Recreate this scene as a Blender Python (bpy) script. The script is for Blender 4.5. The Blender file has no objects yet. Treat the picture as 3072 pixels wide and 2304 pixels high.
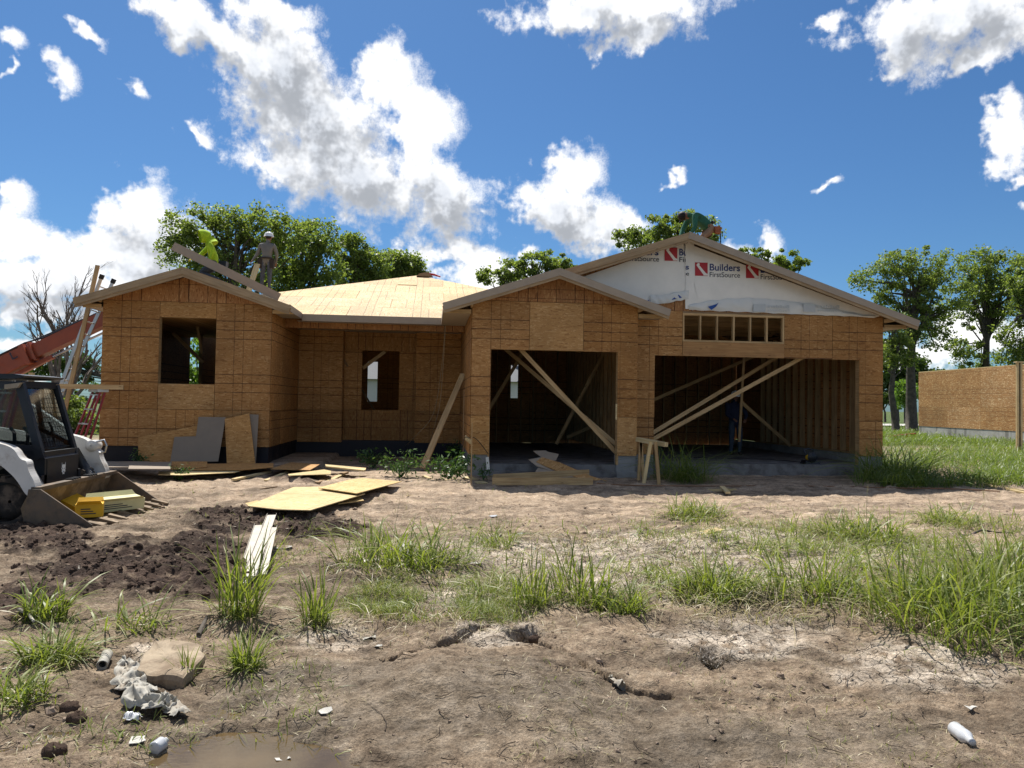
import bpy, math, random
import numpy as np
from mathutils import Vector, Matrix

random.seed(7)
RNG = np.random.default_rng(11)
sc = bpy.context.scene
COL = sc.collection

# ------------------------------------------------------------------ camera
F, PITCH, ROLL, YAW, EYE = 2198.0, .0267, .0163, .1102, 1.65

def ray(u, v):
    x, y = u - 1536, v - 1152
    c, s = math.cos(ROLL), math.sin(ROLL)
    x, y = x * c + y * s, -x * s + y * c
    r, up, fw = x / F, -y / F, 1.
    c, s = math.cos(PITCH), math.sin(PITCH)
    fw, up = fw * c - up * s, fw * s + up * c
    c, s = math.cos(YAW), math.sin(YAW)
    return Vector((r * c + fw * s, -r * s + fw * c, up))

def at_y(u, v, y):
    d = ray(u, v); return d * (y / d.y) + Vector((0, 0, EYE))

def at_z(u, v, z):
    d = ray(u, v); return d * ((z - EYE) / d.z) + Vector((0, 0, EYE))

def at_d(u, v, dep):
    return ray(u, v) * dep + Vector((0, 0, EYE))

cam_d = bpy.data.cameras.new('camera')
cam = bpy.data.objects.new('camera', cam_d); COL.objects.link(cam)
_F = ray(1536, 1152).normalized()
_R = (ray(1546, 1152) - ray(1526, 1152)).normalized()
_U = _R.cross(_F)
cam.matrix_world = Matrix(((_R.x, _U.x, -_F.x, 0), (_R.y, _U.y, -_F.y, 0), (_R.z, _U.z, -_F.z, EYE), (0, 0, 0, 1)))
cam_d.sensor_width = 36; cam_d.lens = 36 * F / 3072
cam_d.clip_start = .1; cam_d.clip_end = 5000
sc.camera = cam

# ------------------------------------------------------------------ node helper
def nd(nt, typ, ins=None, **attrs):
    n = nt.nodes.new(typ)
    for k, v in attrs.items():
        setattr(n, k, v)
    for k, v in (ins or {}).items():
        s = n.inputs[k]
        if isinstance(v, bpy.types.NodeSocket):
            nt.links.new(v, s)
        elif isinstance(v, bpy.types.Node):
            nt.links.new(v.outputs[0], s)
        else:
            s.default_value = v
    return n

def mth(nt, op, a, b=0., c=0., clamp=False):
    return nd(nt, 'ShaderNodeMath', {0: a, 1: b, 2: c}, operation=op, use_clamp=clamp).outputs[0]

def vm(nt, op, a, b=(0, 0, 0)):
    n = nd(nt, 'ShaderNodeVectorMath', {0: a}, operation=op)
    if op == 'SCALE':
        if isinstance(b, (int, float)): n.inputs['Scale'].default_value = b
        else: nt.links.new(b, n.inputs['Scale'])
    elif isinstance(b, bpy.types.NodeSocket): nt.links.new(b, n.inputs[1])
    else: n.inputs[1].default_value = b
    return n.outputs['Value' if op in ('LENGTH', 'DOT_PRODUCT') else 'Vector']

def sstep(nt, x, lo, hi, a=0., b=1.):
    return nd(nt, 'ShaderNodeMapRange', {0: x, 1: lo, 2: hi, 3: a, 4: b}, interpolation_type='SMOOTHSTEP').outputs[0]

def noise(nt, vec, scale, detail=4, rough=.55, dist=0., out=0, dim='3D'):
    return nd(nt, 'ShaderNodeTexNoise', noise_dimensions=dim, ins={'Vector': vec, 'Scale': scale, 'Detail': detail, 'Roughness': rough, 'Distortion': dist}).outputs[out]

def mixc(nt, f, a, b, mode='MIX'):
    n = nd(nt, 'ShaderNodeMix', {0: f}, data_type='RGBA', blend_type=mode)
    for i, v in ((6, a), (7, b)):
        if isinstance(v, bpy.types.NodeSocket): nt.links.new(v, n.inputs[i])
        else: n.inputs[i].default_value = tuple(v) + (1,) if len(v) == 3 else v
    return n.outputs[2]

def ramp(nt, f, stops):
    n = nd(nt, 'ShaderNodeValToRGB', {0: f})
    e = n.color_ramp.elements
    while len(e) < len(stops): e.new(.5)
    for i, (p, c) in enumerate(stops):
        e[i].position = p; e[i].color = tuple(c) + (1,)
    return n.outputs[0]

# ------------------------------------------------------------------ world: sky with cumulus clouds
SUN_AZ, SUN_EL = math.radians(-17.5), math.radians(61)
SKY_STR = .1
world = bpy.data.worlds.new('World'); sc.world = world; world.use_nodes = True
wt = world.node_tree; wt.nodes.clear()

CLOUDS = [  # u, v, ru, rv, angle (degrees, clockwise in the picture)
    (640, 90, 260, 75, 22), (860, 40, 90, 60, 0), (850, 230, 270, 170, 40), (980, 430, 270, 170, 45), (1180, 250, 110, 110, 60),
    (1270, 370, 100, 110, 60), (1060, 520, 330, 130, 12), (1290, 560, 190, 90, 25), (1420, 620, 90, 40, 20), (850, 510, 100, 50, 10),
    (40, 120, 55, 60, 30), (160, 210, 80, 45, 35), (5, 200, 25, 45, 0), (285, 112, 75, 26, 25), (400, 285, 58, 42, 20), (620, 390, 50, 25, 50),
    (420, 590, 90, 85, 0), (480, 690, 140, 110, 30), (390, 790, 140, 100, 0), (330, 670, 35, 45, 0),
    (40, 700, 130, 85, 10), (195, 770, 105, 80, 0), (110, 830, 280, 80, 0), (310, 840, 170, 80, 0), (330, 760, 90, 60, 0), (40, 590, 75, 60, 30),
    (1730, 510, 85, 70, 0), (1690, 630, 165, 80, 10), (1800, 700, 160, 70, 20), (1900, 690, 70, 45, 0),
    (1400, 770, 120, 55, 12), (1450, 830, 150, 45, 0), (1560, 765, 50, 35, 0),
    (1850, 20, 300, 75, 5), (1900, 90, 130, 65, 0), (2480, 45, 75, 42, 0), (2850, 40, 300, 110, 5), (2720, 130, 110, 80, 60), (2990, 100, 160, 75, 0), (2880, 170, 110, 40, 10),
    (3020, 420, 95, 75, 0), (3050, 340, 60, 80, 0), (3070, 520, 30, 26, 0), (3070, 640, 30, 36, 0), (2025, 530, 34, 24, 0), (2475, 565, 55, 24, -8),
    (2290, 740, 60, 60, 30), (2900, 1000, 170, 60, 0), (2790, 1070, 110, 40, 0), (3030, 880, 90, 40, 0), (2150, 760, 110, 40, 20),
    (110, 930, 120, 45, 0), (60, 1030, 160, 35, 0), (250, 960, 110, 40, 0), (30, 1110, 150, 30, 0), (1250, 760, 90, 40, 0)]

def azel(u, v):
    d = ray(u, v).normalized(); return math.atan2(d.x, d.y), math.asin(d.z)

def cloud_group(blobs, full=True):
    """density of the cloud field; inputs: plain and warped (azimuth, elevation)"""
    g = bpy.data.node_groups.new('cloud_density', 'ShaderNodeTree')
    g.interface.new_socket('Vector', in_out='INPUT', socket_type='NodeSocketVector')
    g.interface.new_socket('Warped', in_out='INPUT', socket_type='NodeSocketVector')
    g.interface.new_socket('Density', in_out='OUTPUT', socket_type='NodeSocketFloat')
    gi = nd(g, 'NodeGroupInput'); go = nd(g, 'NodeGroupOutput')
    P0, P1 = gi.outputs[0], gi.outputs[1]
    rotp = {0: P1}
    for an in (-15, 15, 30, 45, 60):                  # the warped plane turned by a few fixed angles
        t = math.radians(an); ca, sa = math.cos(t), math.sin(t)
        rotp[an] = nd(g, 'ShaderNodeCombineXYZ', {0: vm(g, 'DOT_PRODUCT', P1, (ca, -sa, 0)), 1: vm(g, 'DOT_PRODUCT', P1, (sa, ca, 0))}).outputs[0]
    acc = None
    for (u, v, ru, rv, an) in blobs:
        an = min(rotp, key=lambda k: abs(k - an)); t = math.radians(an); ca, sa = math.cos(t), math.sin(t)
        a0, e0 = azel(u, v)
        ra = abs(azel(u + 20, v)[0] - azel(u - 20, v)[0]) / 40 * ru * 1.1
        re = abs(azel(u, v + 20)[1] - azel(u, v - 20)[1]) / 40 * rv * 1.1
        cx, cy = a0 * ca - e0 * sa, a0 * sa + e0 * ca
        q = nd(g, 'ShaderNodeVectorMath', {0: rotp[an], 1: (1 / ra, 1 / re, 0), 2: (-cx / ra, -cy / re, 0)}, operation='MULTIPLY_ADD').outputs[0]
        s = vm(g, 'LENGTH', q)
        if ru * rv < 4200: s = mth(g, 'ADD', s, .3)       # small clouds stay thin and wispy
        acc = s if acc is None else mth(g, 'SMOOTH_MIN', acc, s, .25)
    acc = mth(g, 'SUBTRACT', 1., acc)
    sp = nd(g, 'ShaderNodeSeparateXYZ', {0: P0})
    gen = mth(g, 'MULTIPLY', mth(g, 'SUBTRACT', noise(g, vm(g, 'MULTIPLY', P0, (1, 1.5, 0)), 2.6, 2, .5, dim='2D'), .54), 6.)
    out = mth(g, 'MAXIMUM', sstep(g, mth(g, 'ABSOLUTE', mth(g, 'SUBTRACT', sp.outputs[0], YAW)), .68, .85), sstep(g, sp.outputs[1], .52, .7))
    gen = mth(g, 'ADD', mth(g, 'MULTIPLY', gen, out), mth(g, 'MULTIPLY', mth(g, 'SUBTRACT', 1., out), -3.))
    acc = mth(g, 'MAXIMUM', mth(g, 'MAXIMUM', acc, gen), -1.2)
    f2 = mth(g, 'SUBTRACT', noise(g, P0, 26, 6 if full else 3, .66, dim='2D'), .5)
    D = mth(g, 'ADD', acc, mth(g, 'MULTIPLY', f2, 1.7))
    g.links.new(D, go.inputs[0])
    return g
g_all = cloud_group(CLOUDS); g_big = cloud_group([c for c in CLOUDS if c[2] * c[3] > 13000], False)

tc = nd(wt, 'ShaderNodeTexCoord')
dv = nd(wt, 'ShaderNodeSeparateXYZ', {0: tc.outputs['Generated']})
az = mth(wt, 'ARCTAN2', dv.outputs[0], dv.outputs[1]); el = mth(wt, 'ARCSINE', dv.outputs[2])
PV = nd(wt, 'ShaderNodeCombineXYZ', {0: az, 1: el}).outputs[0]
w1 = vm(wt, 'SCALE', vm(wt, 'SUBTRACT', noise(wt, PV, 13, 4, .6, out=1, dim='2D'), (.5, .5, .5)), .075)
PW = vm(wt, 'ADD', PV, vm(wt, 'MULTIPLY', w1, (1, 1, 0)))
def dens(v, w, g):
    n = nd(wt, 'ShaderNodeGroup', {}, node_tree=g); wt.links.new(v, n.inputs[0]); wt.links.new(w, n.inputs[1]); return n.outputs[0]
D0 = dens(PV, PW, g_all)
tie = nd(wt, 'ShaderNodeVectorMath', {0: D0, 1: (1e-9, 1e-9, 0), 2: (-.012, .03, 0)}, operation='MULTIPLY_ADD').outputs[0]   # evaluate after D0: keeps the shader's working set small
D1 = dens(vm(wt, 'ADD', PV, tie), vm(wt, 'ADD', PW, tie), g_big)
alpha = sstep(wt, D0, -.2, .5)
core = sstep(wt, mth(wt, 'ADD', mth(wt, 'MULTIPLY', D0, .35), mth(wt, 'MULTIPLY', D1, .65)), -.05, .95)
puff = sstep(wt, mth(wt, 'SUBTRACT', D0, D1), -.25, .45)
br = mth(wt, 'SUBTRACT', mth(wt, 'ADD', .78, mth(wt, 'MULTIPLY', puff, .30)), mth(wt, 'MULTIPLY', core, .36))
ccol = mixc(wt, core, (1.0, 1.0, 1.0), (.93, .985, 1.08))
ccol = vm(wt, 'SCALE', ccol, mth(wt, 'MULTIPLY', br, .68 / SKY_STR))
sky = nd(wt, 'ShaderNodeTexSky', sky_type='NISHITA', sun_disc=False, sun_elevation=SUN_EL, sun_rotation=SUN_AZ, air_density=1.0, dust_density=.6, ozone_density=2.2)
skc = vm(wt, 'MULTIPLY', sky.outputs[0], (.27, .44, .60))
fin = mixc(wt, alpha, skc, ccol)
bg = nd(wt, 'ShaderNodeBackground', {0: fin, 1: SKY_STR})
nd(wt, 'ShaderNodeOutputWorld', {0: bg.outputs[0]})
world.cycles.sampling_method = 'MANUAL'; world.cycles.sample_map_resolution = 512

# ------------------------------------------------------------------ sun and exposure
sun_d = bpy.data.lights.new('sun', 'SUN'); sun_d.energy = 4.6; sun_d.angle = math.radians(.53); sun_d.color = (1, .955, .89)
sun = bpy.data.objects.new('sun', sun_d); COL.objects.link(sun)
SUN = Vector((math.sin(SUN_AZ) * math.cos(SUN_EL), math.cos(SUN_AZ) * math.cos(SUN_EL), math.sin(SUN_EL)))
sun.rotation_euler = SUN.to_track_quat('Z', 'Y').to_euler()
sc.view_settings.view_transform = 'Standard'; sc.view_settings.look = 'None'
sc.view_settings.exposure = .72; sc.view_settings.gamma = 1
sc.cycles.max_bounces = 6; sc.cycles.diffuse_bounces = 2; sc.cycles.transparent_max_bounces = 12
sc.cycles.use_denoising = True

# ------------------------------------------------------------------ object helpers
def tag(o, label=None, cat=None, group=None, kind=None):
    if label: o['label'] = label
    if cat: o['category'] = cat
    if group: o['group'] = group
    if kind: o['kind'] = kind
    return o

def empty(name, loc=(0, 0, 0), rot=(0, 0, 0), parent=None):
    o = bpy.data.objects.new(name, None); COL.objects.link(o)
    o.location = loc; o.rotation_euler = rot; o.parent = parent; o.empty_display_size = .2
    return o

class MB:
    """collects polygons with metre UVs, then links them as ONE mesh object"""
    def __init__(s): s.v, s.f, s.uv, s.mi, s.sm = [], [], [], [], []
    def face(s, pts, uv=None, mi=0, sm=False):
        b = len(s.v); s.v += [tuple(p) for p in pts]
        s.f.append(tuple(range(b, b + len(pts))))
        s.uv += list(uv) if uv else [(0, 0)] * len(pts)
        s.mi.append(mi); s.sm.append(sm)
    def grid(s, rows, mi=0, closed=False, sm=True, uvs=None):
        """rows: list of equally long point lists sharing vertices"""
        b = len(s.v); m = len(rows[0])
        for r in rows: s.v += [tuple(p) for p in r]
        for i in range(len(rows) - 1):
            for j in range(m if closed else m - 1):
                k = (j + 1) % m
                s.f.append((b + i * m + j, b + i * m + k, b + (i + 1) * m + k, b + (i + 1) * m + j))
                if uvs: s.uv += [uvs(i, j), uvs(i, j + 1), uvs(i + 1, j + 1), uvs(i + 1, j)]
                else: s.uv += [(j * .1, i * .1), (j * .1 + .1, i * .1), (j * .1 + .1, i * .1 + .1), (j * .1, i * .1 + .1)]
                s.mi.append(mi); s.sm.append(sm)
        return b
    def prism(s, poly, o=(0, 0, 0), ax=(1, 0, 0), ay=(0, 0, 1), t=.012, mi=0, uo=(0, 0), swap=False):
        """2-D outline (counter-clockwise in ax, ay) pushed along ax x ay by t"""
        o, ax, ay = Vector(o), Vector(ax), Vector(ay); n = ax.cross(ay).normalized() * t
        ar = sum(poly[i][0] * poly[(i + 1) % len(poly)][1] - poly[(i + 1) % len(poly)][0] * poly[i][1] for i in range(len(poly)))
        if ar < 0: poly = poly[::-1]
        b = [o + ax * p[0] + ay * p[1] for p in poly]; f = [p + n for p in b]
        q = [((p[1] - uo[1], p[0] - uo[0]) if swap else (p[0] - uo[0], p[1] - uo[1])) for p in poly]
        s.face(f, q, mi); s.face(b[::-1], q[::-1], mi)
        for i in range(len(poly)):
            j = (i + 1) % len(poly)
            s.face([b[i], b[j], f[j], f[i]], [q[i], q[j], q[j], q[i]], mi)
    def box(s, lo, hi, mi=0):
        x0, y0, z0 = lo; x1, y1, z1 = hi
        s.prism([(x0, z0), (x1, z0), (x1, z1), (x0, z1)], (0, y1, 0), (1, 0, 0), (0, 0, 1), y1 - y0, mi)
    def hexa(s, c, mi=0):
        """box from 8 corners: bottom 4 counter-clockwise from above, then top 4"""
        for q in ((3, 2, 1, 0), (4, 5, 6, 7), (0, 1, 5, 4), (1, 2, 6, 5), (2, 3, 7, 6), (3, 0, 4, 7)):
            s.face([c[i] for i in q], [(0, 0), (.3, 0), (.3, .3), (0, .3)], mi)
    def bar(s, a, b, w, h, up=(0, 0, 1), mi=0):
        """rectangular stick from a to b, w across, h along up"""
        a, b = Vector(a), Vector(b); d = (b - a).normalized(); x = d.cross(Vector(up))
        if x.length < 1e-4: x = d.cross(Vector((1, 0, 0)))
        x.normalize(); u = x.cross(d); x = x * w / 2; u = u * h / 2
        L = (b - a).length
        c = [a - x - u, a + x - u, b + x - u, b - x - u, a - x + u, a + x + u, b + x + u, b - x + u]
        s.face([c[3], c[2], c[1], c[0]], [(L, 0), (L, w), (0, w), (0, 0)], mi); s.face([c[4], c[5], c[6], c[7]], [(0, 0), (0, w), (L, w), (L, 0)], mi)
        s.face([c[0], c[1], c[5], c[4]], [(0, 0), (0, w), (h, w), (h, 0)], mi); s.face([c[2], c[3], c[7], c[6]], [(0, 0), (0, w), (h, w), (h, 0)], mi)
        s.face([c[1], c[2], c[6], c[5]], [(0, 0), (L, 0), (L, h), (0, h)], mi); s.face([c[3], c[0], c[4], c[7]], [(L, 0), (0, 0), (0, h), (L, h)], mi)
    def tube(s, pts, r, n=8, mi=0, caps=True, sm=True):
        pts = [Vector(p) for p in pts]; rs = r if isinstance(r, (list, tuple)) else [r] * len(pts)
        rows = []; pu = None
        for i, p in enumerate(pts):
            d = (pts[min(i + 1, len(pts) - 1)] - pts[max(i - 1, 0)]).normalized()
            if pu is None:
                pu = Vector((0, 0, 1)) if abs(d.z) < .9 else Vector((1, 0, 0))
            x = d.cross(pu).normalized(); pu = x.cross(d)
            rows.append([p + (x * math.cos(a) + pu * math.sin(a)) * rs[i] for a in [2 * math.pi * k / n for k in range(n)]])
        b = s.grid(rows, mi, True, sm)
        if caps:
            s.f.append(tuple(range(b, b + n))[::1]); s.uv += [(0, 0)] * n; s.mi.append(mi); s.sm.append(False)
            e = b + (len(rows) - 1) * n
            s.f.append(tuple(range(e, e + n))[::-1]); s.uv += [(0, 0)] * n; s.mi.append(mi); s.sm.append(False)
    def lathe(s, o, ax, prof, n=16, mi=0, sm=True):
        """prof: list of (distance along axis, radius)"""
        o, ax = Vector(o), Vector(ax).normalized()
        x = ax.cross(Vector((0, 0, 1)) if abs(ax.z) < .9 else Vector((1, 0, 0))).normalized(); y = ax.cross(x)
        rows = [[o + ax * d + (x * math.cos(2 * math.pi * k / n) + y * math.sin(2 * math.pi * k / n)) * r for k in range(n)] for d, r in prof]
        s.grid(rows, mi, True, sm)
    def blob(s, c, r, nu=10, nv=7, mi=0, jit=0.):
        rows = []
        for i in range(nv + 1):
            th = math.pi * i / nv; row = []
            for j in range(nu):
                ph = 2 * math.pi * j / nu; k = 1 + random.uniform(-jit, jit)
                row.append((c[0] + r[0] * k * math.sin(th) * math.cos(ph), c[1] + r[1] * k * math.sin(th) * math.sin(ph), c[2] + r[2] * k * math.cos(th)))
            rows.append(row)
        s.grid(rows, mi, True)
    def build(s, name, mats, parent=None, loc=None, rot=None):
        me = bpy.data.meshes.new(name)
        me.from_pydata([tuple(p) for p in s.v], [], s.f)
        if s.uv:
            ul = me.uv_layers.new(name='UVMap'); ul.data.foreach_set('uv', np.array(s.uv, 'f').ravel())
        for m in (mats if isinstance(mats, (list, tuple)) else [mats]): me.materials.append(m)
        me.polygons.foreach_set('material_index', s.mi); me.polygons.foreach_set('use_smooth', s.sm)
        me.update()
        o = bpy.data.objects.new(name, me); COL.objects.link(o); o.parent = parent
        if loc is not None: o.location = loc
        if rot is not None: o.rotation_euler = rot
        return o

def np_mesh(name, V, Fq, mats, parent=None, mi=None, smooth=False, attrs=None):
    """mesh from numpy arrays: V (n,3), Fq (m,k) one polygon size"""
    me = bpy.data.meshes.new(name); n, (m, k) = len(V), Fq.shape
    me.vertices.add(n); me.vertices.foreach_set('co', np.asarray(V, 'f').ravel())
    me.loops.add(m * k); me.loops.foreach_set('vertex_index', np.asarray(Fq, 'i').ravel())
    me.polygons.add(m); me.polygons.foreach_set('loop_start', np.arange(0, m * k, k, dtype='i'))
    try: me.polygons.foreach_set('loop_total', np.full(m, k, 'i'))
    except Exception: pass
    for q in (mats if isinstance(mats, (list, tuple)) else [mats]): me.materials.append(q)
    if mi is not None: me.polygons.foreach_set('material_index', np.asarray(mi, 'i'))
    me.polygons.foreach_set('use_smooth', np.full(m, smooth))
    for an, av in (attrs or {}).items():
        a = me.attributes.new(an, 'FLOAT', 'POINT'); a.data.foreach_set('value', np.asarray(av, 'f'))
    me.update(calc_edges=True)
    o = bpy.data.objects.new(name, me); COL.objects.link(o); o.parent = parent
    return o

def clip(poly, a, b):
    """part of a 2-D polygon left of the line a->b"""
    out = []; side = lambda p: (b[0] - a[0]) * (p[1] - a[1]) - (b[1] - a[1]) * (p[0] - a[0])
    for i in range(len(poly)):
        p, q = poly[i], poly[(i + 1) % len(poly)]; sp_, sq = side(p), side(q)
        if sp_ >= 0: out.append(p)
        if (sp_ >= 0) != (sq >= 0):
            t = sp_ / (sp_ - sq); out.append((p[0] + (q[0] - p[0]) * t, p[1] + (q[1] - p[1]) * t))
    return out
# ------------------------------------------------------------------ materials
def new_mat(name, rough=.8, spec=.3):
    m = bpy.data.materials.new(name); m.use_nodes = True; nt = m.node_tree
    b = nt.nodes['Principled BSDF']; b.inputs['Roughness'].default_value = rough
    b.inputs['Specular IOR Level'].default_value = spec
    return m, nt, b

def setc(nt, b, c, key='Base Color'):
    if isinstance(c, bpy.types.NodeSocket): nt.links.new(c, b.inputs[key])
    else: b.inputs[key].default_value = tuple(c) + (1,)

def bump(nt, b, h, strength=.5, dist=.01):
    n = nd(nt, 'ShaderNodeBump', {'Height': h, 'Strength': strength, 'Distance': dist}); nt.links.new(n.outputs[0], b.inputs['Normal'])

def plain(name, c, rough=.7, var=.12, scale=6., spec=.3, metal=0., dirt=None, dscale=3., dlo=.5, dhi=.7):
    """painted / plastic / metal surface with mottling and optional dirt of its own shape"""
    m, nt, b = new_mat(name, rough, spec); b.inputs['Metallic'].default_value = metal
    co = nd(nt, 'ShaderNodeTexCoord').outputs['Object']
    n = noise(nt, co, scale, 5, .6)
    k = sstep(nt, n, .3, .7, 1 - var, 1 + var)
    rg = nd(nt, 'ShaderNodeRGB'); rg.outputs[0].default_value = tuple(c) + (1,)
    cc = vm(nt, 'SCALE', rg.outputs[0], k)
    if dirt:
        cc = mixc(nt, sstep(nt, noise(nt, co, dscale, 7, .65), dlo, dhi), cc, dirt)
    setc(nt, b, cc)
    setc_r = sstep(nt, n, .2, .8, max(.02, rough - .12), min(1, rough + .1)); nt.links.new(setc_r, b.inputs['Roughness'])
    return m

def osb(name, base, dark, light, lines=.0, rnd=.16, period=False):
    """strand board: three layers of angled flakes, optional printed nailing lines on metre UVs"""
    m, nt, b = new_mat(name, .75, .25)
    uv = nd(nt, 'ShaderNodeTexCoord').outputs['UV']
    ob = nd(nt, 'ShaderNodeObjectInfo').outputs['Random']
    off = vm(nt, 'SCALE', nd(nt, 'ShaderNodeCombineXYZ', {0: ob, 1: ob, 2: ob}).outputs[0], 37.)
    p = vm(nt, 'ADD', uv, off); col = None
    sel = noise(nt, p, 13, 2, .5)
    for i, (ang, sx, sy) in enumerate(((.3, 10, 44), (-.5, 11, 48), (1.2, 12, 50))):
        mp = nd(nt, 'ShaderNodeMapping', {'Vector': p, 'Rotation': (0, 0, ang), 'Scale': (sx, sy, 1)})
        vo = nd(nt, 'ShaderNodeTexVoronoi', {'Vector': mp.outputs[0], 'Scale': 1., 'Randomness': 1.}, feature='F1')
        h = nd(nt, 'ShaderNodeSeparateColor', {0: vo.outputs['Color']}).outputs[0]
        fl = ramp(nt, h, ((0, dark), (.22, base), (.72, base), (1, light)))
        col = fl if col is None else mixc(nt, sstep(nt, sel, .36 + .13 * i, .40 + .13 * i), col, fl)
    big = noise(nt, p, 1.1, 3, .5)
    col = vm(nt, 'SCALE', col, mth(nt, 'ADD', sstep(nt, big, .3, .7, .88, 1.1), mth(nt, 'MULTIPLY', mth(nt, 'SUBTRACT', ob, .5), rnd * 2)))
    tint = sstep(nt, mth(nt, 'FRACT', mth(nt, 'MULTIPLY', ob, 7.31)), .1, .9)
    col = vm(nt, 'MULTIPLY', col, mixc(nt, tint, (.98, .95, .90), (1.03, 1.06, 1.14)))
    hs = noise(nt, p, 90, 3, .6)
    if lines:
        s = nd(nt, 'ShaderNodeSeparateXYZ', {0: uv}); ln = None
        def line(c, x, w):
            return mth(nt, 'LESS_THAN', mth(nt, 'ABSOLUTE', mth(nt, 'SUBTRACT', c, x)), w)
        for x in (.4064, .6096, .8128, 1.6256, 1.8288, 2.032):
            l = mth(nt, 'MULTIPLY', line(s.outputs[1], x, .0098), lines)
            ln = l if ln is None else mth(nt, 'MAXIMUM', ln, l)
        for x, k in ((.4064, .8), (.6096, .7), (.8128, .35)):
            ln = mth(nt, 'MAXIMUM', ln, mth(nt, 'MULTIPLY', line(s.outputs[0], x, .008), lines * k))
        ln = mth(nt, 'MULTIPLY', ln, sstep(nt, noise(nt, p, 5, 3), .3, .55, .45, 1))
        col = mixc(nt, ln, col, (.055, .018, .008))
    setc(nt, b, col); bump(nt, b, hs, .3, .004)
    return m

def lumber(name, base, grain, rnd=.2):
    m, nt, b = new_mat(name, .7, .25)
    uv = nd(nt, 'ShaderNodeTexCoord').outputs['UV']; ob = nd(nt, 'ShaderNodeObjectInfo').outputs['Random']
    off = vm(nt, 'SCALE', nd(nt, 'ShaderNodeCombineXYZ', {0: ob, 1: ob}).outputs[0], 51.)
    p = vm(nt, 'ADD', uv, off)
    n1 = noise(nt, vm(nt, 'MULTIPLY', p, (1.3, 40, 1)), 1., 5, .6, .4)
    n2 = noise(nt, vm(nt, 'MULTIPLY', p, (2.2, 5, 1)), 1., 3, .5)
    kn = nd(nt, 'ShaderNodeTexVoronoi', {'Vector': vm(nt, 'MULTIPLY', p, (2.4, 9, 1)), 'Scale': 1.}).outputs['Distance']
    c = mixc(nt, sstep(nt, n1, .35, .7), base, grain)
    c = mixc(nt, sstep(nt, kn, .05, .11, .7, 0), c, tuple(x * .35 for x in grain))
    c = vm(nt, 'SCALE', c, mth(nt, 'ADD', sstep(nt, n2, .3, .7, .85, 1.1), mth(nt, 'MULTIPLY', mth(nt, 'SUBTRACT', ob, .5), rnd * 2)))
    setc(nt, b, c); bump(nt, b, n1, .25, .003)
    return m

def concrete(name, c, stain, streak=0.):
    m, nt, b = new_mat(name, .9, .2)
    co = nd(nt, 'ShaderNodeTexCoord').outputs['Object']
    n = noise(nt, co, 3, 8, .65)
    cc = mixc(nt, sstep(nt, n, .38, .68), c, stain)
    if streak:
        cc = mixc(nt, mth(nt, 'MULTIPLY', sstep(nt, noise(nt, vm(nt, 'MULTIPLY', co, (2.2, 2.2, .12)), 1., 3, .5), .54, .6), streak), cc, tuple(x * .55 for x in stain))
    setc(nt, b, cc); bump(nt, b, noise(nt, co, 40, 6, .7), .4, .01)
    return m

def leafm(name, a, b2, trans=.35, rough=.45):
    m, nt, b = new_mat(name, rough, .35)
    at = nd(nt, 'ShaderNodeAttribute', attribute_name='rnd').outputs['Fac']
    c = mixc(nt, at, a, b2)
    setc(nt, b, c)
    tr = nd(nt, 'ShaderNodeBsdfTranslucent', {0: vm(nt, 'MULTIPLY', c, (1.25, 1.35, .55))})
    mx = nd(nt, 'ShaderNodeMixShader', {0: trans, 1: b.outputs[0], 2: tr.outputs[0]})
    nt.links.new(mx.outputs[0], nt.nodes['Material Output'].inputs[0])
    return m

M = {}
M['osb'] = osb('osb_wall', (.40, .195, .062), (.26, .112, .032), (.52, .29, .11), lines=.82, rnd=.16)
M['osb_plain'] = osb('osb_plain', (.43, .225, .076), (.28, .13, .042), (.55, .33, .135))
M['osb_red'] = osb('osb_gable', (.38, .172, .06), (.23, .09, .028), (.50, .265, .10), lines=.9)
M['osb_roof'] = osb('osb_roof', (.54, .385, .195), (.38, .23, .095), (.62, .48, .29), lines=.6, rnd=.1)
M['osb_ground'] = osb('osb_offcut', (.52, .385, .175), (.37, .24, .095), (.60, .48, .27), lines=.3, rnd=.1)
M['osb_far'] = osb('osb_neighbour', (.40, .21, .08), (.25, .11, .035), (.66, .47, .24), lines=.45)
M['lumber'] = lumber('lumber', (.52, .36, .18), (.38, .23, .10))
M['lumber_y'] = lumber('lumber_pale', (.58, .46, .25), (.46, .33, .15))
M['lumber_d'] = lumber('lumber_weathered', (.30, .20, .11), (.20, .12, .06))
M['stud'] = lumber('stud_wood', (.50, .33, .16), (.36, .21, .09))
M['lvl'] = lumber('laminated_beam', (.42, .23, .09), (.32, .16, .06), .05)
M['fascia'] = plain('primed_board', (.36, .285, .21), .6, .06, 5)
M['fascia_wood'] = lumber('fascia_wood', (.40, .285, .165), (.33, .22, .12), .08)
M['board_grey'] = plain('grey_board', (.25, .20, .15), .7, .06, 3)
M['soffit'] = plain('soffit_panel', (.40, .33, .25), .7, .06, 3)
M['wrap'] = plain('house_wrap', (.80, .755, .67), .45, .05, 2.)
M['wrap_back'] = plain('house_wrap_back', (.66, .65, .60), .5, .05, 2.)
M['ink_navy'] = plain('ink_navy', (.03, .045, .16), .5, .05)
M['ink_dark'] = plain('ink_dark', (.035, .035, .05), .5, .05)
M['ink_red'] = plain('ink_red', (.42, .03, .035), .5, .05)
M['ink_blue'] = plain('ink_blue', (.02, .07, .28), .5, .05)
M['ink_faint'] = plain('ink_faint', (.50, .515, .50), .5, .03)
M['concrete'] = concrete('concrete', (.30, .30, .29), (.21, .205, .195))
M['concrete_far'] = concrete('concrete_far', (.44, .43, .40), (.36, .34, .30), .8)
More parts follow.
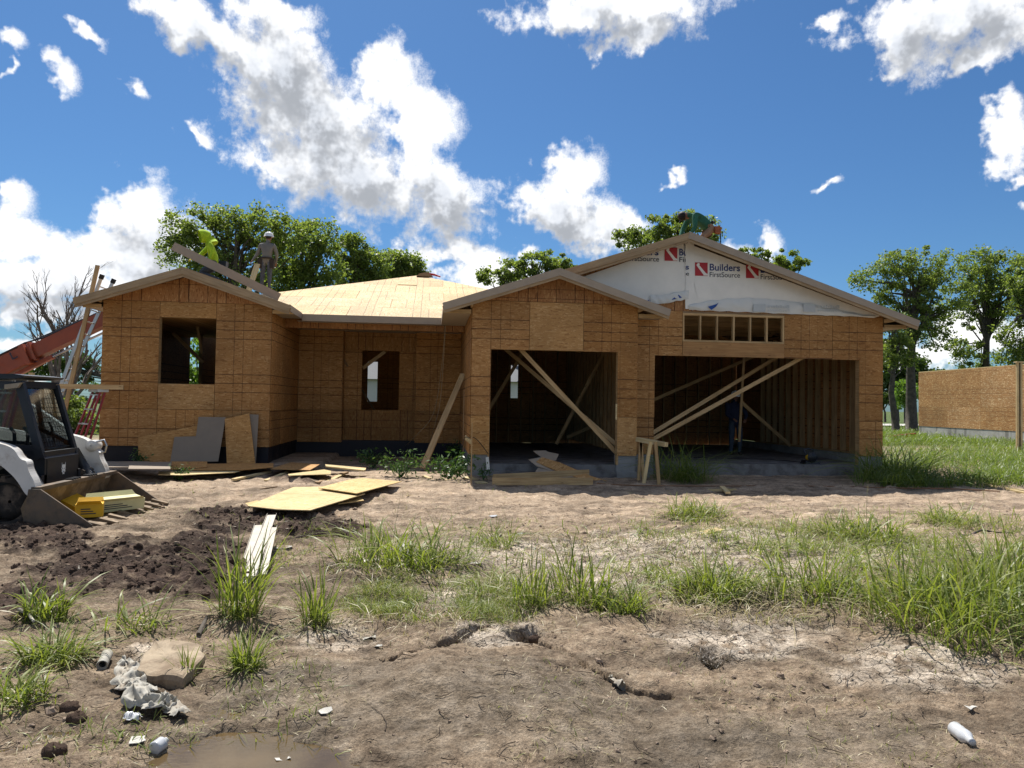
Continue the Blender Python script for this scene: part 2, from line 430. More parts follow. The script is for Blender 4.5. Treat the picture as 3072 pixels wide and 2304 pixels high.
M['slab'] = concrete('slab', (.20, .195, .19), (.10, .092, .085))
M['tar'] = plain('tar_coating', (.012, .012, .018), .5, .2, 4)
M['deck_under'] = plain('deck_underside', (.33, .20, .09), .8, .15, 3)
# ------------------------------------------------------------------ the house under construction
Z0, ZT, SEAM = .56, 3.83, 1.395          # sheathing foot, top plate, joint between the sheet rows
SLAB = .36
house = tag(empty('house', (0, 17, 0)), 'unfinished single-storey house sheathed in orange strand board with two open garage doors', 'house')
HO = Vector((0, -17, 0))                  # parts are written in world metres

def part(name, parent=house):
    o = empty(name, parent=parent); 
    if parent is house: o.location = HO
    return o

def sheet(poly, o, ax, ay, mat, parent, uo=None, swap=False, name='osb_sheet', t=.012, gap=.0045):
    """one sheathing board, cut back a hair all round so that the joints show as gaps"""
    cx = sum(p[0] for p in poly) / len(poly); cy = sum(p[1] for p in poly) / len(poly)
    xs = [p[0] for p in poly]; ys = [p[1] for p in poly]
    q = [(p[0] - gap * (1 if p[0] > cx else -1), p[1] - gap * (1 if p[1] > cy else -1)) for p in poly]
    b = MB(); b.prism(q, o, ax, ay, t + random.uniform(0, .003), uo=uo or (min(xs), min(ys)), swap=swap)
    return b.build(name, mat, parent)

FX, FZ = (1, 0, 0), (0, 0, 1)
R4 = lambda x0, x1, z0, z1: [(x0, z0), (x1, z0), (x1, z1), (x0, z1)]

# --- wing front wall
YW = 17.32
wing = part('wing_wall')
o_ = (0, YW, 0)
for x0, x1 in ((-7.346, -6.121), (-4.89, -3.659)):
    sheet(R4(x0, x1, SEAM, ZT), o_, FX, FZ, M['osb'], wing)
sheet(R4(-6.121, -4.89, 3.477, ZT), o_, FX, FZ, M['osb_plain'], wing)
sheet(R4(-6.121, -4.89, SEAM, 1.976), o_, FX, FZ, M['osb_plain'], wing)
for x0, x1 in ((-7.346, -6.121), (-6.121, -4.89), (-4.89, -3.659)):
    sheet(R4(x0, x1, Z0, SEAM), o_, FX, FZ, M['osb'], wing, uo=(x0, Z0 - .42))
sl = lambda x, c, top: top - abs(x - c) / 3
for x0, x1, sw in ((-7.346, -5.5, True), (-5.5, -3.659, True)):
    zt = 4.43
    sheet([(x0, ZT), (x1, ZT), (x1, max(ZT + .012, sl(x1, -5.5, zt))), (x0, max(ZT + .012, sl(x0, -5.5, zt)))], o_, FX, FZ, M['osb_red'], wing, swap=True)
# wing side wall, facing right
for i, (y0, y1) in enumerate(((17.335, 18.5), (18.5, 19.72), (19.72, 20.75))):
    for z0, z1 in ((Z0, SEAM), (SEAM, 3.70)):
        sheet(R4(y0, y1, z0, z1), (-3.66, 0, 0), (0, 1, 0), FZ, M['osb'], wing)
# wing left side
for (y0, y1, z0, z1) in ((17.335, 18.5, Z0, 3.7), (18.5, 20.9, Z0, 3.7), (20.9, 23.36, Z0, 3.7), (24.46, 27, Z0, 3.7), (27, 30, Z0, 3.7), (23.36, 24.46, Z0, 2.0), (23.36, 24.46, 3.55, 3.7)):
    sheet(R4(-y1, -y0, z0, z1), (-7.345, 0, 0), (0, -1, 0), FZ, M['osb'], wing)
# window framing in the wing opening
b = MB()
for x in (-6.14, -4.872): b.box((x - .019, 17.335, 1.976), (x + .019, 17.46, 3.477))
b.box((-6.12, 17.335, 1.938), (-4.89, 17.46, 1.974)); b.box((-6.12, 17.335, 3.479), (-4.89, 17.46, 3.6))
b.build('window_frame', M['stud'], wing)

# --- porch walls
porch = part('porch_wall')
for z0, z1 in ((.5, SEAM), (SEAM, 3.66)):
    sheet(R4(-3.64, -2.45, z0, z1), (0, 20.75, 0), FX, FZ, M['osb'], porch)
    sheet(R4(-.43, .83, z0, z1), (0, 20.8, 0), FX, FZ, M['osb'], porch)
sheet(R4(20.75, 21.06, .5, 3.66), (-2.45, 0, 0), (0, 1, 0), FZ, M['osb'], porch)
sheet(R4(-21.06, -20.8, .5, 3.66), (-.43, 0, 0), (0, -1, 0), FZ, M['osb'], porch)
for x0, x1 in ((-3.66, -2.43), (-.45, .85)): b = MB(); b.box((x0, 21.075, .5), (x1, 21.09, 3.7)); b.build('wall_backing', M['osb_plain'], porch)
b = MB(); b.box((-.425, 20.82, .5), (-.40, 21.045, 3.72)); b.build('corner_backing', M['osb_plain'], porch)
b = MB(); b.box((-2.48, 20.77, .5), (-2.46, 21.045, 3.72)); b.build('corner_backing', M['osb_plain'], porch)
PB = (0, 21.06, 0)
sheet(R4(-2.47, -1.94, 1.405, 3.08), PB, FX, FZ, M['osb'], porch); sheet(R4(-.905, -.405, 1.405, 3.08), PB, FX, FZ, M['osb'], porch)
sheet(R4(-2.47, -.405, 3.08, 3.66), PB, FX, FZ, M['osb'], porch, swap=True); sheet(R4(-2.47, -.405, .5, 1.405), PB, FX, FZ, M['osb'], porch, swap=True)
bm = MB(); bm.box((-3.64, 18.76, 3.46), (.82, 18.9, 3.735)); beam = bm.build('porch_beam', M['osb_red'], porch)
b = MB(); b.box((-3.655, 18.91, 3.60), (.835, 21.3, 3.62)); b.build('porch_ceiling', M['soffit'], porch)
for i in range(4):
    sheet(R4(-3.64 + 1.115 * i, -3.64 + 1.115 * (i + 1), 3.455, 3.73), (0, 18.76, 0), FX, FZ, M['osb_red'], beam, swap=True)

# --- single garage front wall
YG = 15.47
g1 = part('single_garage_wall'); o_ = (0, YG, 0)
sheet([(.839, SEAM), (1.25, SEAM), (1.25, 2.80), (2.07, 2.80), (2.07, ZT), (.839, ZT)], o_, FX, FZ, M['osb'], g1)
sheet(R4(2.07, 3.24, 2.80, ZT), o_, FX, FZ, M['osb_plain'], g1, uo=(2.07, 2.45))
sheet([(4.006, SEAM), (4.437, SEAM), (4.437, ZT), (3.24, ZT), (3.24, 2.80), (4.006, 2.80)], o_, FX, FZ, M['osb'], g1)
sheet(R4(.839, 1.25, Z0, SEAM), o_, FX, FZ, M['osb_plain'], g1); sheet(R4(4.006, 4.437, Z0, SEAM), o_, FX, FZ, M['osb_plain'], g1)
for x0, x1 in ((.839, 2.638), (2.638, 4.437)):
    sheet([(x0, ZT), (x1, ZT), (x1, max(ZT + .012, sl(x1, 2.638, 4.43))), (x0, max(ZT + .012, sl(x0, 2.638, 4.43)))], o_, FX, FZ, M['osb_red'], g1, swap=True, uo=(2.638 if x0 > 2 else .2, 3.5))
for (y0, y1) in ((15.485, 16.4), (16.4, 17.6), (17.6, 18.8), (18.8, 20.79)):
    for z0, z1 in ((Z0, SEAM), (SEAM, 3.66)):
        sheet(R4(-y1, -y0, z0, z1), (.84, 0, 0), (0, -1, 0), FZ, M['osb'], g1)
sheet(R4(15.485, 15.99, Z0, 3.7), (4.437, 0, 0), (0, 1, 0), FZ, M['osb'], g1)
b = MB()
for x in (1.232, 4.024): b.box((x - .019, 15.485, SLAB), (x + .019, 15.62, 2.8))
b.box((1.214, 15.485, 2.802), (4.04, 15.62, 3.05)); b.build('door_frame', M['stud'], g1)

# --- double garage front wall
YD = 15.99
g2 = part('double_garage_wall'); o_ = (0, YD, 0)
sheet([(4.452, SEAM), (4.98, SEAM), (4.98, 2.79), (5.624, 2.79), (5.624, 3.80), (4.452, 3.80)], o_, FX, FZ, M['osb'], g2)
sheet(R4(4.452, 4.98, Z0, SEAM), o_, FX, FZ, M['osb'], g2)
sheet(R4(8.029, 9.2, 2.79, 3.80), o_, FX, FZ, M['osb'], g2, uo=(8.029, 2.4)); 
sheet([(9.865, SEAM), (10.449, SEAM), (10.449, 3.80), (9.2, 3.80), (9.2, 2.79), (9.865, 2.79)], o_, FX, FZ, M['osb'], g2)
sheet(R4(9.865, 10.449, Z0, SEAM), o_, FX, FZ, M['osb'], g2)
for i in range(4):
    x0 = 3.2 + 1.82 * i; x1 = x0 + 1.82
    pl = [(x0, 3.8), (x1, 3.8), (x1, sl(x1, 5.62, 5.38)), (x0, sl(x0, 5.62, 5.38))]
    if x0 < 5.62 < x1: pl = [(x0, 3.8), (x1, 3.8), (x1, sl(x1, 5.62, 5.38)), (5.62, 5.38), (x0, sl(x0, 5.62, 5.38))]
    if pl[2][1] < 3.82: pl[2] = (x1, 3.82)
    sheet(pl, o_, FX, FZ, M['osb_red'], g2, swap=True)
# header beam and the row of open transom bays
b = MB(); b.box((5.626, 15.968, 2.79), (8.027, 16.06, 3.115)); b.build('header_beam', M['lvl'], g2)
tr = part('transom_frame', g2)
b = MB(); b.bar((5.626, 16.02, 3.137), (8.027, 16.02, 3.137), .10, .04); b.build('sill_plate', M['lumber'], tr)
b = MB(); b.bar((5.626, 16.02, 3.735), (8.027, 16.02, 3.735), .10, .05); b.build('top_plate', M['lumber'], tr)
for i in range(7):
    x = 5.645 + i * (8.008 - 5.645) / 6
    b = MB(); b.bar((x, 16.02, 3.157), (x, 16.02, 3.71), .09, .036, up=(1, 0, 0)); b.build('stud', M['lumber'], tr)
b = MB(); b.box((5.626, 15.975, 3.76), (8.027, 16.06, 3.80)); b.build('upper_plate', M['lumber_d'], g2)
b = MB()
for x in (4.962, 9.883): b.box((x - .019, 16.004, SLAB), (x + .019, 16.14, 2.79))
b.box((4.94, 16.07, 2.80), (9.9, 16.16, 3.1)); b.build('door_frame', M['stud'], g2)
# right outer wall: boards outside, studs inside
gr = part('garage_side_wall')
for (y0, y1) in ((16.004, 17.2), (17.2, 18.4), (18.4, 19.6), (19.6, 20.8), (20.8, 22.5), (22.5, 24.21)):
    sheet(R4(y0, y1, Z0, 3.7), (10.437, 0, 0), (0, 1, 0), FZ, M['osb_red'], gr, gap=0)
for i in range(15):
    y = 16.25 + i * .41
    b = MB(); b.bar((10.36, y, .60), (10.36, y, 3.7), .14, .038, up=(0, 1, 0)); b.build('stud', M['stud'], gr)
b = MB(); b.bar((10.36, 16.15, .58), (10.36, 22.4, .58), .14, .038); b.bar((10.36, 16.15, 3.74), (10.36, 22.4, 3.74), .14, .07); b.build('wall_plate', M['stud'], gr)
# rear walls (garage, main house) with openings that show daylight through the house
rear = part('rear_wall')
_g = [at_y(1533, 1094, 24.2), at_y(1553, 1195, 24.2)]
for x0, x1, z0, z1 in [(.85, _g[0].x, SLAB, 3.8), (_g[0].x, _g[1].x, SLAB, _g[1].z), (_g[0].x, _g[1].x, _g[0].z, 3.8)] + [(_g[1].x + i * 1.22, min(_g[1].x + i * 1.22 + 1.22, 10.43), SLAB, 3.8) for i in range(7)]:
    sheet(R4(x0, x1, z0, z1), (0, 24.2, 0), FX, FZ, M['osb_red'], rear, gap=-.002)
for i in range(24):
    x = .95 + i * .405
    b = MB(); b.bar((x, 24.12, SLAB), (x, 24.12, 3.8), .038, .09, up=(0, 1, 0)); b.build('stud', M['stud'], rear)
sheet([(.3, 3.8), (10.9, 3.8), (5.62, 5.46)], (0, 24.24, 0), FX, FZ, M['osb_plain'], rear, gap=0)
def rearpiece(x0, x1, z0, z1): sheet(R4(x0, x1, z0, z1), (0, 30, 0), FX, FZ, M['osb'], rear, gap=-.002)
_w = [at_y(1104, 1085, 30), at_y(1131, 1205, 30), at_y(1533, 1094, 30), at_y(1556, 1195, 30)]
ops = sorted([(_w[0].x, _w[1].x, _w[1].z, _w[0].z), (_w[2].x, _w[3].x, _w[3].z, _w[2].z)])
xx = -7.34
for (x0, x1, z0, z1) in ops:
    rearpiece(xx, x0, Z0, 3.85); rearpiece(x0, x1, Z0, z0); rearpiece(x0, x1, z1, 3.85); xx = x1
rearpiece(xx, 10.6, Z0, 3.85)
# inner partitions that keep the rooms dark
pw = part('partition_wall')
def ptn(x0, y0, x1, y1):
    b = MB(); b.bar((x0, y0, .5 + 1.65), (x1, y1, .5 + 1.65), .02, 3.3); b.build('partition_panel', M['osb_plain'], pw)
    n = max(2, int(math.hypot(x1 - x0, y1 - y0) / .41))
    for i in range(n):
        t = i / (n - 1); dx, dy = (y1 - y0), -(x1 - x0); l = math.hypot(dx, dy)
        for sgn in (1, -1):
            px, py = x0 + (x1 - x0) * t + sgn * dx / l * .056, y0 + (y1 - y0) * t + sgn * dy / l * .056
            q = MB(); q.bar((px, py, .52), (px, py, 3.8), .085, .038, up=(x1 - x0, y1 - y0, 0)); q.build('stud', M['stud'], pw)
ptn(4.62, 16.3, 4.62, 24.1); ptn(-3.6, 20.9, -3.6, 25.4); ptn(-.35, 21.2, -.35, 26); ptn(-2.9, 21.2, -2.9, 24.5)

# --- foundation, slabs, floors
fd = part('foundation')
b = MB(); b.box((-7.33, 17.345, -.4), (-3.675, 30, Z0 - .004)); b.box((-3.67, 20.79, -.4), (.835, 30, Z0 - .006)); b.build('tarred_stem_wall', M['tar'], fd)
for lo, hi in (((.85, 15.49, -.3), (1.25, 15.7, Z0 - .004)), ((4.006, 15.49, -.3), (4.425, 15.7, Z0 - .004)), ((.86, 15.7, -.3), (1.06, 24, Z0 - .006)), ((4.43, 16.0, -.3), (4.98, 16.2, Z0 - .004)), ((9.865, 16.0, -.3), (10.44, 16.2, Z0 - .004)), ((10.24, 16.2, -.3), (10.44, 24, Z0 - .006))):
    b = MB(); b.box(lo, hi); b.build('concrete_stem_wall', M['concrete'], fd)
b = MB(); b.box((4.0, 15.4, -.3), (4.72, 15.489, .22)); b.build('footing_block', M['concrete'], fd)
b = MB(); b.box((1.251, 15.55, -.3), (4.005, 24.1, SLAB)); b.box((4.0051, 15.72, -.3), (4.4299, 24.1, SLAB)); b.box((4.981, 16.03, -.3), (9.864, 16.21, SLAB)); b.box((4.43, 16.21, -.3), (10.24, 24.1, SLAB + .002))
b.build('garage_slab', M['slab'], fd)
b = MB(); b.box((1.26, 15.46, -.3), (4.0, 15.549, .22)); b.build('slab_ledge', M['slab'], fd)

# --- roofs (4 in 12)
roof = part('roof')
def deck(name, pts, mat=M['deck_under'], t=.02):
    """pts: 3-D outline of the upper face, thickened downwards"""
    b = MB(); lo = [Vector(p) - Vector((0, 0, t)) for p in pts]
    b.face(pts); b.face(lo[::-1])
    for i in range(len(pts)): j = (i + 1) % len(pts); b.face([lo[i], lo[j], pts[j], pts[i]])
    return b.build(name, mat, roof)
YR1, YR2, YR3 = 16.86, 15.08, 15.55
wz = lambda x: 4.55 - abs(x + 5.5) / 3
deck('roof_deck', [(-5.5, YR1, 4.55), (-5.5, 30.2, 4.55), (-7.74, 30.2, wz(-7.74)), (-7.74, YR1, wz(-7.74))])
deck('roof_deck', [(-5.5, YR1, 4.55), (-3.2, YR1, wz(-3.2)), (-3.2, 18.5, wz(-3.2)), (-5.5, 20.8, 4.55)])
lz = lambda x: 4.50 - (2.638 - x) / 3
deck('roof_deck', [(.245, YR2, lz(.245)), (2.638, YR2, 4.5), (2.638, 24.6, 4.5), (.245, 24.6, lz(.245))])
deck('roof_deck', [(2.638, YR2, 4.5), (5.0, YR2, 3.713), (5.0, 15.95, 3.713), (2.638, 15.95, 4.5)])
deck('roof_deck', [(2.64, YR3, lz(2.64) + .001), (5.62, YR3, lz(5.62)), (5.62, 24.6, lz(5.62)), (2.64, 24.6, lz(2.64) + .001)])
rz = lambda x: lz(5.62) - (x - 5.62) / 3
deck('roof_deck', [(5.62, YR3, lz(5.62)), (11.0, YR3, rz(11.)), (11.0, 24.6, rz(11.)), (5.62, 24.6, lz(5.62))])
MZ = lambda y: 3.75 + (y - 18.4) / 3
deck('roof_deck', [(-.5, 25, MZ(25)), (-.5, 31, MZ(25)), (-7.2, 31, MZ(25) - 6.7 / 3), (-5.1, 20.4, MZ(20.4))])
deck('roof_deck', [(-.5, 25, MZ(25)), (3.25, 21.25, MZ(21.25)), (6.0, 24, MZ(25) - 6.5 / 3), (6.0, 31, MZ(25) - 6.5 / 3), (-.5, 31, MZ(25))])
# front slope of the main roof, every board laid
c_, s_ = 3 / math.sqrt(10), 1 / math.sqrt(10)
hip = [(-3.1, 0), (.42, 0), (3.25, 2.85 / c_), (-.5, 6.6 / c_), (-5.1, 2.0 / c_)]
front = deck('main_slope', [(p[0], 18.4 + p[1] * c_, 3.735 + p[1] * s_) for p in hip])
for r in range(6):
    x = -6.6 + (.61 if r % 2 else -.4)
    while x < 4:
        pl = R4(x, x + 2.435, r * 1.19, r * 1.19 + 1.188)
        for i in range(5): pl = clip(pl, hip[i], hip[(i + 1) % 5]) if pl else pl
        if pl and len(pl) > 2:
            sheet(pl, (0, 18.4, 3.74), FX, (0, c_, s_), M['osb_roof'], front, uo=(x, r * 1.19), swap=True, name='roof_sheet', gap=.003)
        x += 2.44
# fascia, barge boards, soffits
def fb(name, a, b_, h=.145, w=.022, mat=M['fascia']):
    q = MB(); q.bar(a, b_, w, h); return q.build(name, mat, roof)
def rake(xa, za, xb, zb, y, mat, drop=.075, inner=True):
    sg = 1 if xb > xa else -1; y -= .003 * (sg > 0); e = .03
    fb('barge_board', (xa - sg * e, y, za - drop + e / 3), (xb, y, zb - drop), .15, .022, mat)
    if inner: fb('barge_backing', (xa - sg * e, y + .035, za - drop - .06 + e / 3), (xb, y + .035, zb - drop - .06), .15, .036, M['fascia_wood'])
rake(-5.5, 4.55, -7.76, wz(-7.76), YR1 - .015, M['fascia_wood']); rake(-5.5, 4.55, -3.18, wz(-3.18), YR1 - .015, M['fascia_wood'])
rake(2.638, 4.5, .225, lz(.225), YR2 - .015, M['fascia']); rake(2.638, 4.5, 5.02, 3.706, YR2 - .015, M['fascia'])
rake(5.62, lz(5.62), 2.75, lz(2.75), YR3 - .015, M['fascia_wood']); rake(5.62, lz(5.62), 11.03, rz(11.03), YR3 - .015, M['fascia'])
def eave(x, z, y0, y1, xin, side):
    fb('fascia_board', (x, y0, z - .06), (x, y1, z - .06), .15)
    b = MB(); b.face([(xin, y0 + .42, z - .13), (x, y0 + .42, z - .13), (x, y1, z - .13), (xin, y1, z - .13)]); b.build('soffit_panel', M['soffit'], roof)
    b = MB(); b.bar((xin, y0 + .40, z - .115), (x, y0 + .40, z - .115), .03, .085); b.build('soffit_return', M['lumber'], roof)
    b = MB(); b.bar((xin, y0 + .03, z + .01), (xin, y0 + .39, z + .01), .04, .09); b.build('lookout', M['lumber'], roof)
eave(-7.75, wz(-7.75), YR1, 30, -7.36, -1); eave(-3.19, wz(-3.19), YR1, 18.42, -3.64, 1)
eave(.235, lz(.235), YR2, 18.3, .82, -1); eave(5.01, 3.71, YR2, 15.97, 4.45, 1); eave(11.01, rz(11.01), YR3, 24.5, 10.46, 1)
fb('fascia_board', (-3.17, 18.385, 3.68), (.25, 18.385, 3.68), .17)
b = MB(); b.face([(-3.3, 18.4, 3.60), (.3, 18.4, 3.60), (.3, 18.76, 3.60), (-3.3, 18.76, 3.60)]); b.build('soffit_panel', M['soffit'], roof)
# roof trusses seen through the transom
for i in range(9):
    y = 16.55 + i * .61
    b = MB(); b.bar((.9, y, 3.86), (10.4, y, 3.86), .038, .089)
    b.bar((5.62, y, 3.9), (5.62, y, 5.25), .038, .089); b.bar((3.5, y, 3.9), (5.0, y, 5.05), .038, .089); b.bar((7.7, y, 3.9), (6.2, y, 5.05), .038, .089)
    b.bar((.95, y, 3.87), (5.62, y, lz(5.62) - .12), .038, .089); b.bar((10.3, y, 3.87), (5.62, y, lz(5.62) - .12), .038, .089)
    b.build('roof_truss', M['stud'], roof)

# --- house wrap on the big gable
YP = 15.955
wr = part('house_wrap')
def wpt(u, v, y=YP): p = at_y(u, v, y); return (p.x, p.z)
b = MB()
left = [(2.75, 4.28), (4.3, 3.95)] + [wpt(u, v) for u, v in ((1955, 905), (1975, 912), (2010, 909), (2040, 898), (2062, 892))] + [(5.62, 5.36)]
b.prism(left, (0, YP + .012, 0), FX, FZ, .004)
b.build('wrap_sheet', M['wrap'], wr)
rt = [wpt(u, v) for u, v in ((2050, 700), (2058, 800), (2060, 885), (2064, 925), (2078, 931), (2100, 925), (2150, 929), (2230, 934), (2330, 940), (2450, 945), (2560, 949), (2622, 954))]
rt = rt + [(10.35, 3.83), (5.62, 5.365)]
b = MB(); b.prism(rt, (0, YP + .004, 0), FX, FZ, .004); b.build('wrap_sheet', M['wrap'], wr)
# loose wrinkled hem turned up along the foot of the wrap: shows the pale back of the sheet
rows = []; N = 60
for j in range(7):
    row = []
    for i in range(N + 1):
        u = 2066 + (2625 - 2066) * i / N
        v0 = 930 + 22 * i / N; hgt = 38 * math.sin(math.pi * min(1, (i + 3) / N) ** .8) + 4
        p = at_y(u, v0 - hgt * j / 6, YP - .004)
        k = math.sin(i * .9 + j) * .008 + math.sin(i * 2.3 - j * 1.7) * .005
        row.append((p.x, p.y - .012 - .03 * math.sin(math.pi * j / 6) + k, p.z + math.sin(i * 1.1) * .008))
    rows.append(row)
b = MB(); b.grid(rows); b.build('turned_hem', M['wrap_back'], wr)
rows = []
for j in range(6):
    row = []
    for i in range(25):
        u = 1950 + 115 * i / 24; v = 911 - 14 * max(0, (i - 8) / 16) - j * 5
        p = at_y(u, v, YP - .002); row.append((p.x, p.y - .015 - .02 * math.sin(j * .6) + .012 * math.sin(i * 1.3 + j), p.z + .01 * math.sin(i * .9)))
    rows.append(row)
b = MB(); b.grid(rows); b.build('turned_hem', M['wrap_back'], wr)
rows = []
for j in range(14):
    p = [at_y(u, 705 + 222 * j / 13, YP - .004) for u in (2056, 2062, 2068, 2075, 2082)]
    rows.append([(q.x + .004 * math.sin(j + k), q.y - (.001, .010, .004, .008, .001)[k] * (.5 + .06 * j), q.z) for k, q in enumerate(p)])
b = MB(); b.grid(rows); b.build('wrap_fold', M['wrap'], wr)

def text(body, u0, v_base, u1, hpx, mat, parent, y=YP - .006, bold=0., name='lettering', mirror=False):
    """flat print: body from pixel column u0 to u1 on the wrap, cap height in pixels"""
    cu = bpy.data.curves.new(name, 'FONT'); cu.body = body; cu.offset = bold; cu.fill_mode = 'FRONT'
    ob = bpy.data.objects.new(name, cu); COL.objects.link(ob)
    dg = bpy.context.evaluated_depsgraph_get(); me = bpy.data.meshes.new_from_object(ob.evaluated_get(dg))
    bpy.data.objects.remove(ob); bpy.data.curves.remove(cu)
    co = np.zeros(len(me.vertices) * 3); me.vertices.foreach_get('co', co); co = co.reshape(-1, 3)
    x0, x1 = co[:, 0].min(), co[:, 0].max()
    a, e = at_y(u0, v_base, y), at_y(u1, v_base + (u1 - u0) * .0262, y); up = at_y(u0, v_base - hpx, y).z - a.z
    t = (co[:, 0] - x0) / (x1 - x0)
    if mirror: t = 1 - t
    new = np.stack([a.x + (e.x - a.x) * t, np.full(len(t), y), a.z + (e.z - a.z) * t + co[:, 1] / .7 * up], 1)
    me.vertices.foreach_set('co', new.ravel()); me.update(); me.materials.clear(); me.materials.append(mat)
    o = bpy.data.objects.new(name, me); COL.objects.link(o); o.parent = parent
    return o

def logo(u, v, su, sv, red, back, y=YP - .006):
    def q(a, c): p = at_y(u + su * a, v + sv * c + su * a * .026, y); return (p.x, p.z)
    b = MB(); b.prism([q(0, 0), q(1, 0), q(1, 1), q(0, 1)], (0, y + .003, 0), FX, FZ, .003); lg = b.build('logo_square', red, wr)
    b = MB(); pl = [q(.10, .20), (q(.24, .03)), q(.38, .10), q(.34, .22), q(.86, .80), q(.99, .84), q(.99, .97), q(.66, .97), q(.66, .90), q(.16, .28)]
    b.prism(pl, (0, y - .001, 0), FX, FZ, .003); b.build('hammer_mark', back, lg)
def brand(u, v, s=1., red=M['ink_red'], n=M['ink_navy'], d=M['ink_dark'], nb=8, nf=11):
    logo(u, v, 38 * s, 40 * s, red, M['wrap'])
    text('Builders'[:nb], u + 44 * s, v + 24 * s, u + (44 + 91 * nb / 8) * s, 20 * s, n, wr, bold=.016)
    text('FirstSource'[:nf], u + 44 * s, v + 43.5 * s, u + (44 + 91 * nf / 11) * s, 15 * s, d, wr, bold=.004)
brand(2085, 787); brand(2238, 794)
brand(1994, 742, nb=2, nf=3)
b = MB(); b.prism([wpt(u, v, YP - .004) for u, v in ((1856, 781), (1876, 771), (1877, 781))], (0, YP - .004, 0), FX, FZ, .003); b.build('logo_corner', M['ink_red'], wr)
text('ilders', 1903, 764, 1976, 20, M['ink_navy'], wr, bold=.016); text('FirstSource', 1882, 782, 1977, 15, M['ink_dark'], wr, bold=.004)
text('s', 2057, 808, 2067, 15, M['ink_navy'], wr, y=YP - .022, bold=.016); text('e', 2058, 826, 2067, 12, M['ink_dark'], wr, y=YP - .022)
text('ADE', 1940, 908, 1966, 9, M['ink_blue'], wr, bold=.02)
def patch(pts, mat, y=YP - .03):
    b = MB(); b.prism([wpt(u, v, y) for u, v in pts], (0, y, 0), FX, FZ, .003); b.build('printed_fold', mat, wr)
patch([(2014, 900), (2028, 888), (2036, 884), (2046, 893)], M['ink_blue']); patch([(2124, 920), (2150, 912), (2156, 908), (2148, 920), (2134, 930)], M['ink_blue'], YP - .06)
for u in (2260, 2410):
    b = MB(); y = YP - .064; b.prism([wpt(a, c, y) for a, c in ((u, 912), (u + 36, 913), (u + 36, 936), (u, 935))], (0, y, 0), FX, FZ, .003); b.build('printed_square', M['ink_faint'], wr)
    text('Builders', u + 42, 923, u + 108, 9, M['ink_faint'], wr, y=YP - .066, bold=.02, mirror=True); text('FirstSource', u + 42, 934, u + 108, 8, M['ink_faint'], wr, y=YP - .066, mirror=True)

# the print and the wrap stop under the roof deck
import bmesh
for o in [c for c in wr.children_recursive if c.type == 'MESH']:
    bm_ = bmesh.new(); bm_.from_mesh(o.data)
    for nx in (-1 / 3, 1 / 3):
        bmesh.ops.bisect_plane(bm_, geom=bm_.verts[:] + bm_.edges[:] + bm_.faces[:], plane_co=(5.62, YP, lz(5.62) - .04), plane_no=(nx, 0, 1), clear_outer=True)
    bm_.to_mesh(o.data); bm_.free()

# --- temporary braces
def brace(a, c, w=.089, t=.038, mat=M['lumber'], up=(0, 1, 0), par=g2, name='brace'):
    b = MB(); b.bar(a, c, w, t, up=up); return b.build(name, mat, par)
brace(at_y(1556, 1042, 15.72), at_y(1852, 1362, 15.66), par=g1); brace(at_y(1508, 1040, 17.6), at_y(1856, 1340, 15.75), par=g1)
brace(at_y(1410, 1322, 19.5), at_y(1580, 1040, 19.5), mat=M['stud'], par=g1); brace(at_y(1668, 1332, 19), at_y(1821, 1040, 19), mat=M['stud'], par=g1)
b = MB(); b.box((3.97, 15.46, 1.34), (4.003, 15.50, 1.68)); b.build('nailed_block', M['lumber_y'], g1)
brace(at_y(2415, 1068, 16.35), at_y(1958, 1318, 16.12)); brace(at_y(2330, 1072, 18.2), at_y(1955, 1300, 16.25))
brace(at_y(2290, 1057, 21), at_y(1700, 1312, 20), mat=M['stud']); brace(at_y(2222, 1205, 18.56), at_y(2370, 1336, 19.5), mat=M['stud'])
brace(at_y(2232, 1070, 18.5), at_y(2217, 1325, 18.5), w=.06, mat=M['stud'], name='post')
brace(at_y(520, 1000, 20), at_y(610, 1088, 20), mat=M['stud'], par=wing); brace(at_y(588, 955, 19.5), at_y(606, 1060, 19.5), w=.06, mat=M['stud'], par=wing); brace(at_y(604, 1000, 22), at_y(600, 1150, 22), w=.09, mat=M['lumber'], par=wing)
brace(at_y(1088, 1105, 21.2), at_y(1155, 1055, 21.2), mat=M['lumber'], par=porch)
b = MB(); b.box((-7.34, 17.34, 3.48), (-3.67, 23, 3.50)); b.build('ceiling_panel', M['osb_plain'], wing)
# ------------------------------------------------------------------ terrain
def _hash(ix, iy, s):
    h = (ix.astype(np.int64) * 374761393 + iy.astype(np.int64) * 668265263 + s * 1442695041) & 0xffffffff
    h = ((h ^ (h >> 13)) * 1274126177) & 0xffffffff
    return ((h ^ (h >> 16)) & 0xffff) / 65535.
def vnoise(x, y, s=0):
    ix, iy = np.floor(x), np.floor(y); fx, fy = x - ix, y - iy
    fx = fx * fx * (3 - 2 * fx); fy = fy * fy * (3 - 2 * fy)
    a, b_, c, d = _hash(ix, iy, s), _hash(ix + 1, iy, s), _hash(ix, iy + 1, s), _hash(ix + 1, iy + 1, s)
    return (a * (1 - fx) + b_ * fx) * (1 - fy) + (c * (1 - fx) + d * fx) * fy
def fbm(x, y, o=4, s=0, r=.5):
    t = 0; k = 1.; n = 0.
    for i in range(o): t = t + k * vnoise(x * 2 ** i + 17.3 * i, y * 2 ** i - 9.1 * i, s + i); n += k; k *= r
    return t / n
def sst(x, a, b_): t = np.clip((x - a) / (b_ - a), 0, 1); return t * t * (3 - 2 * t)
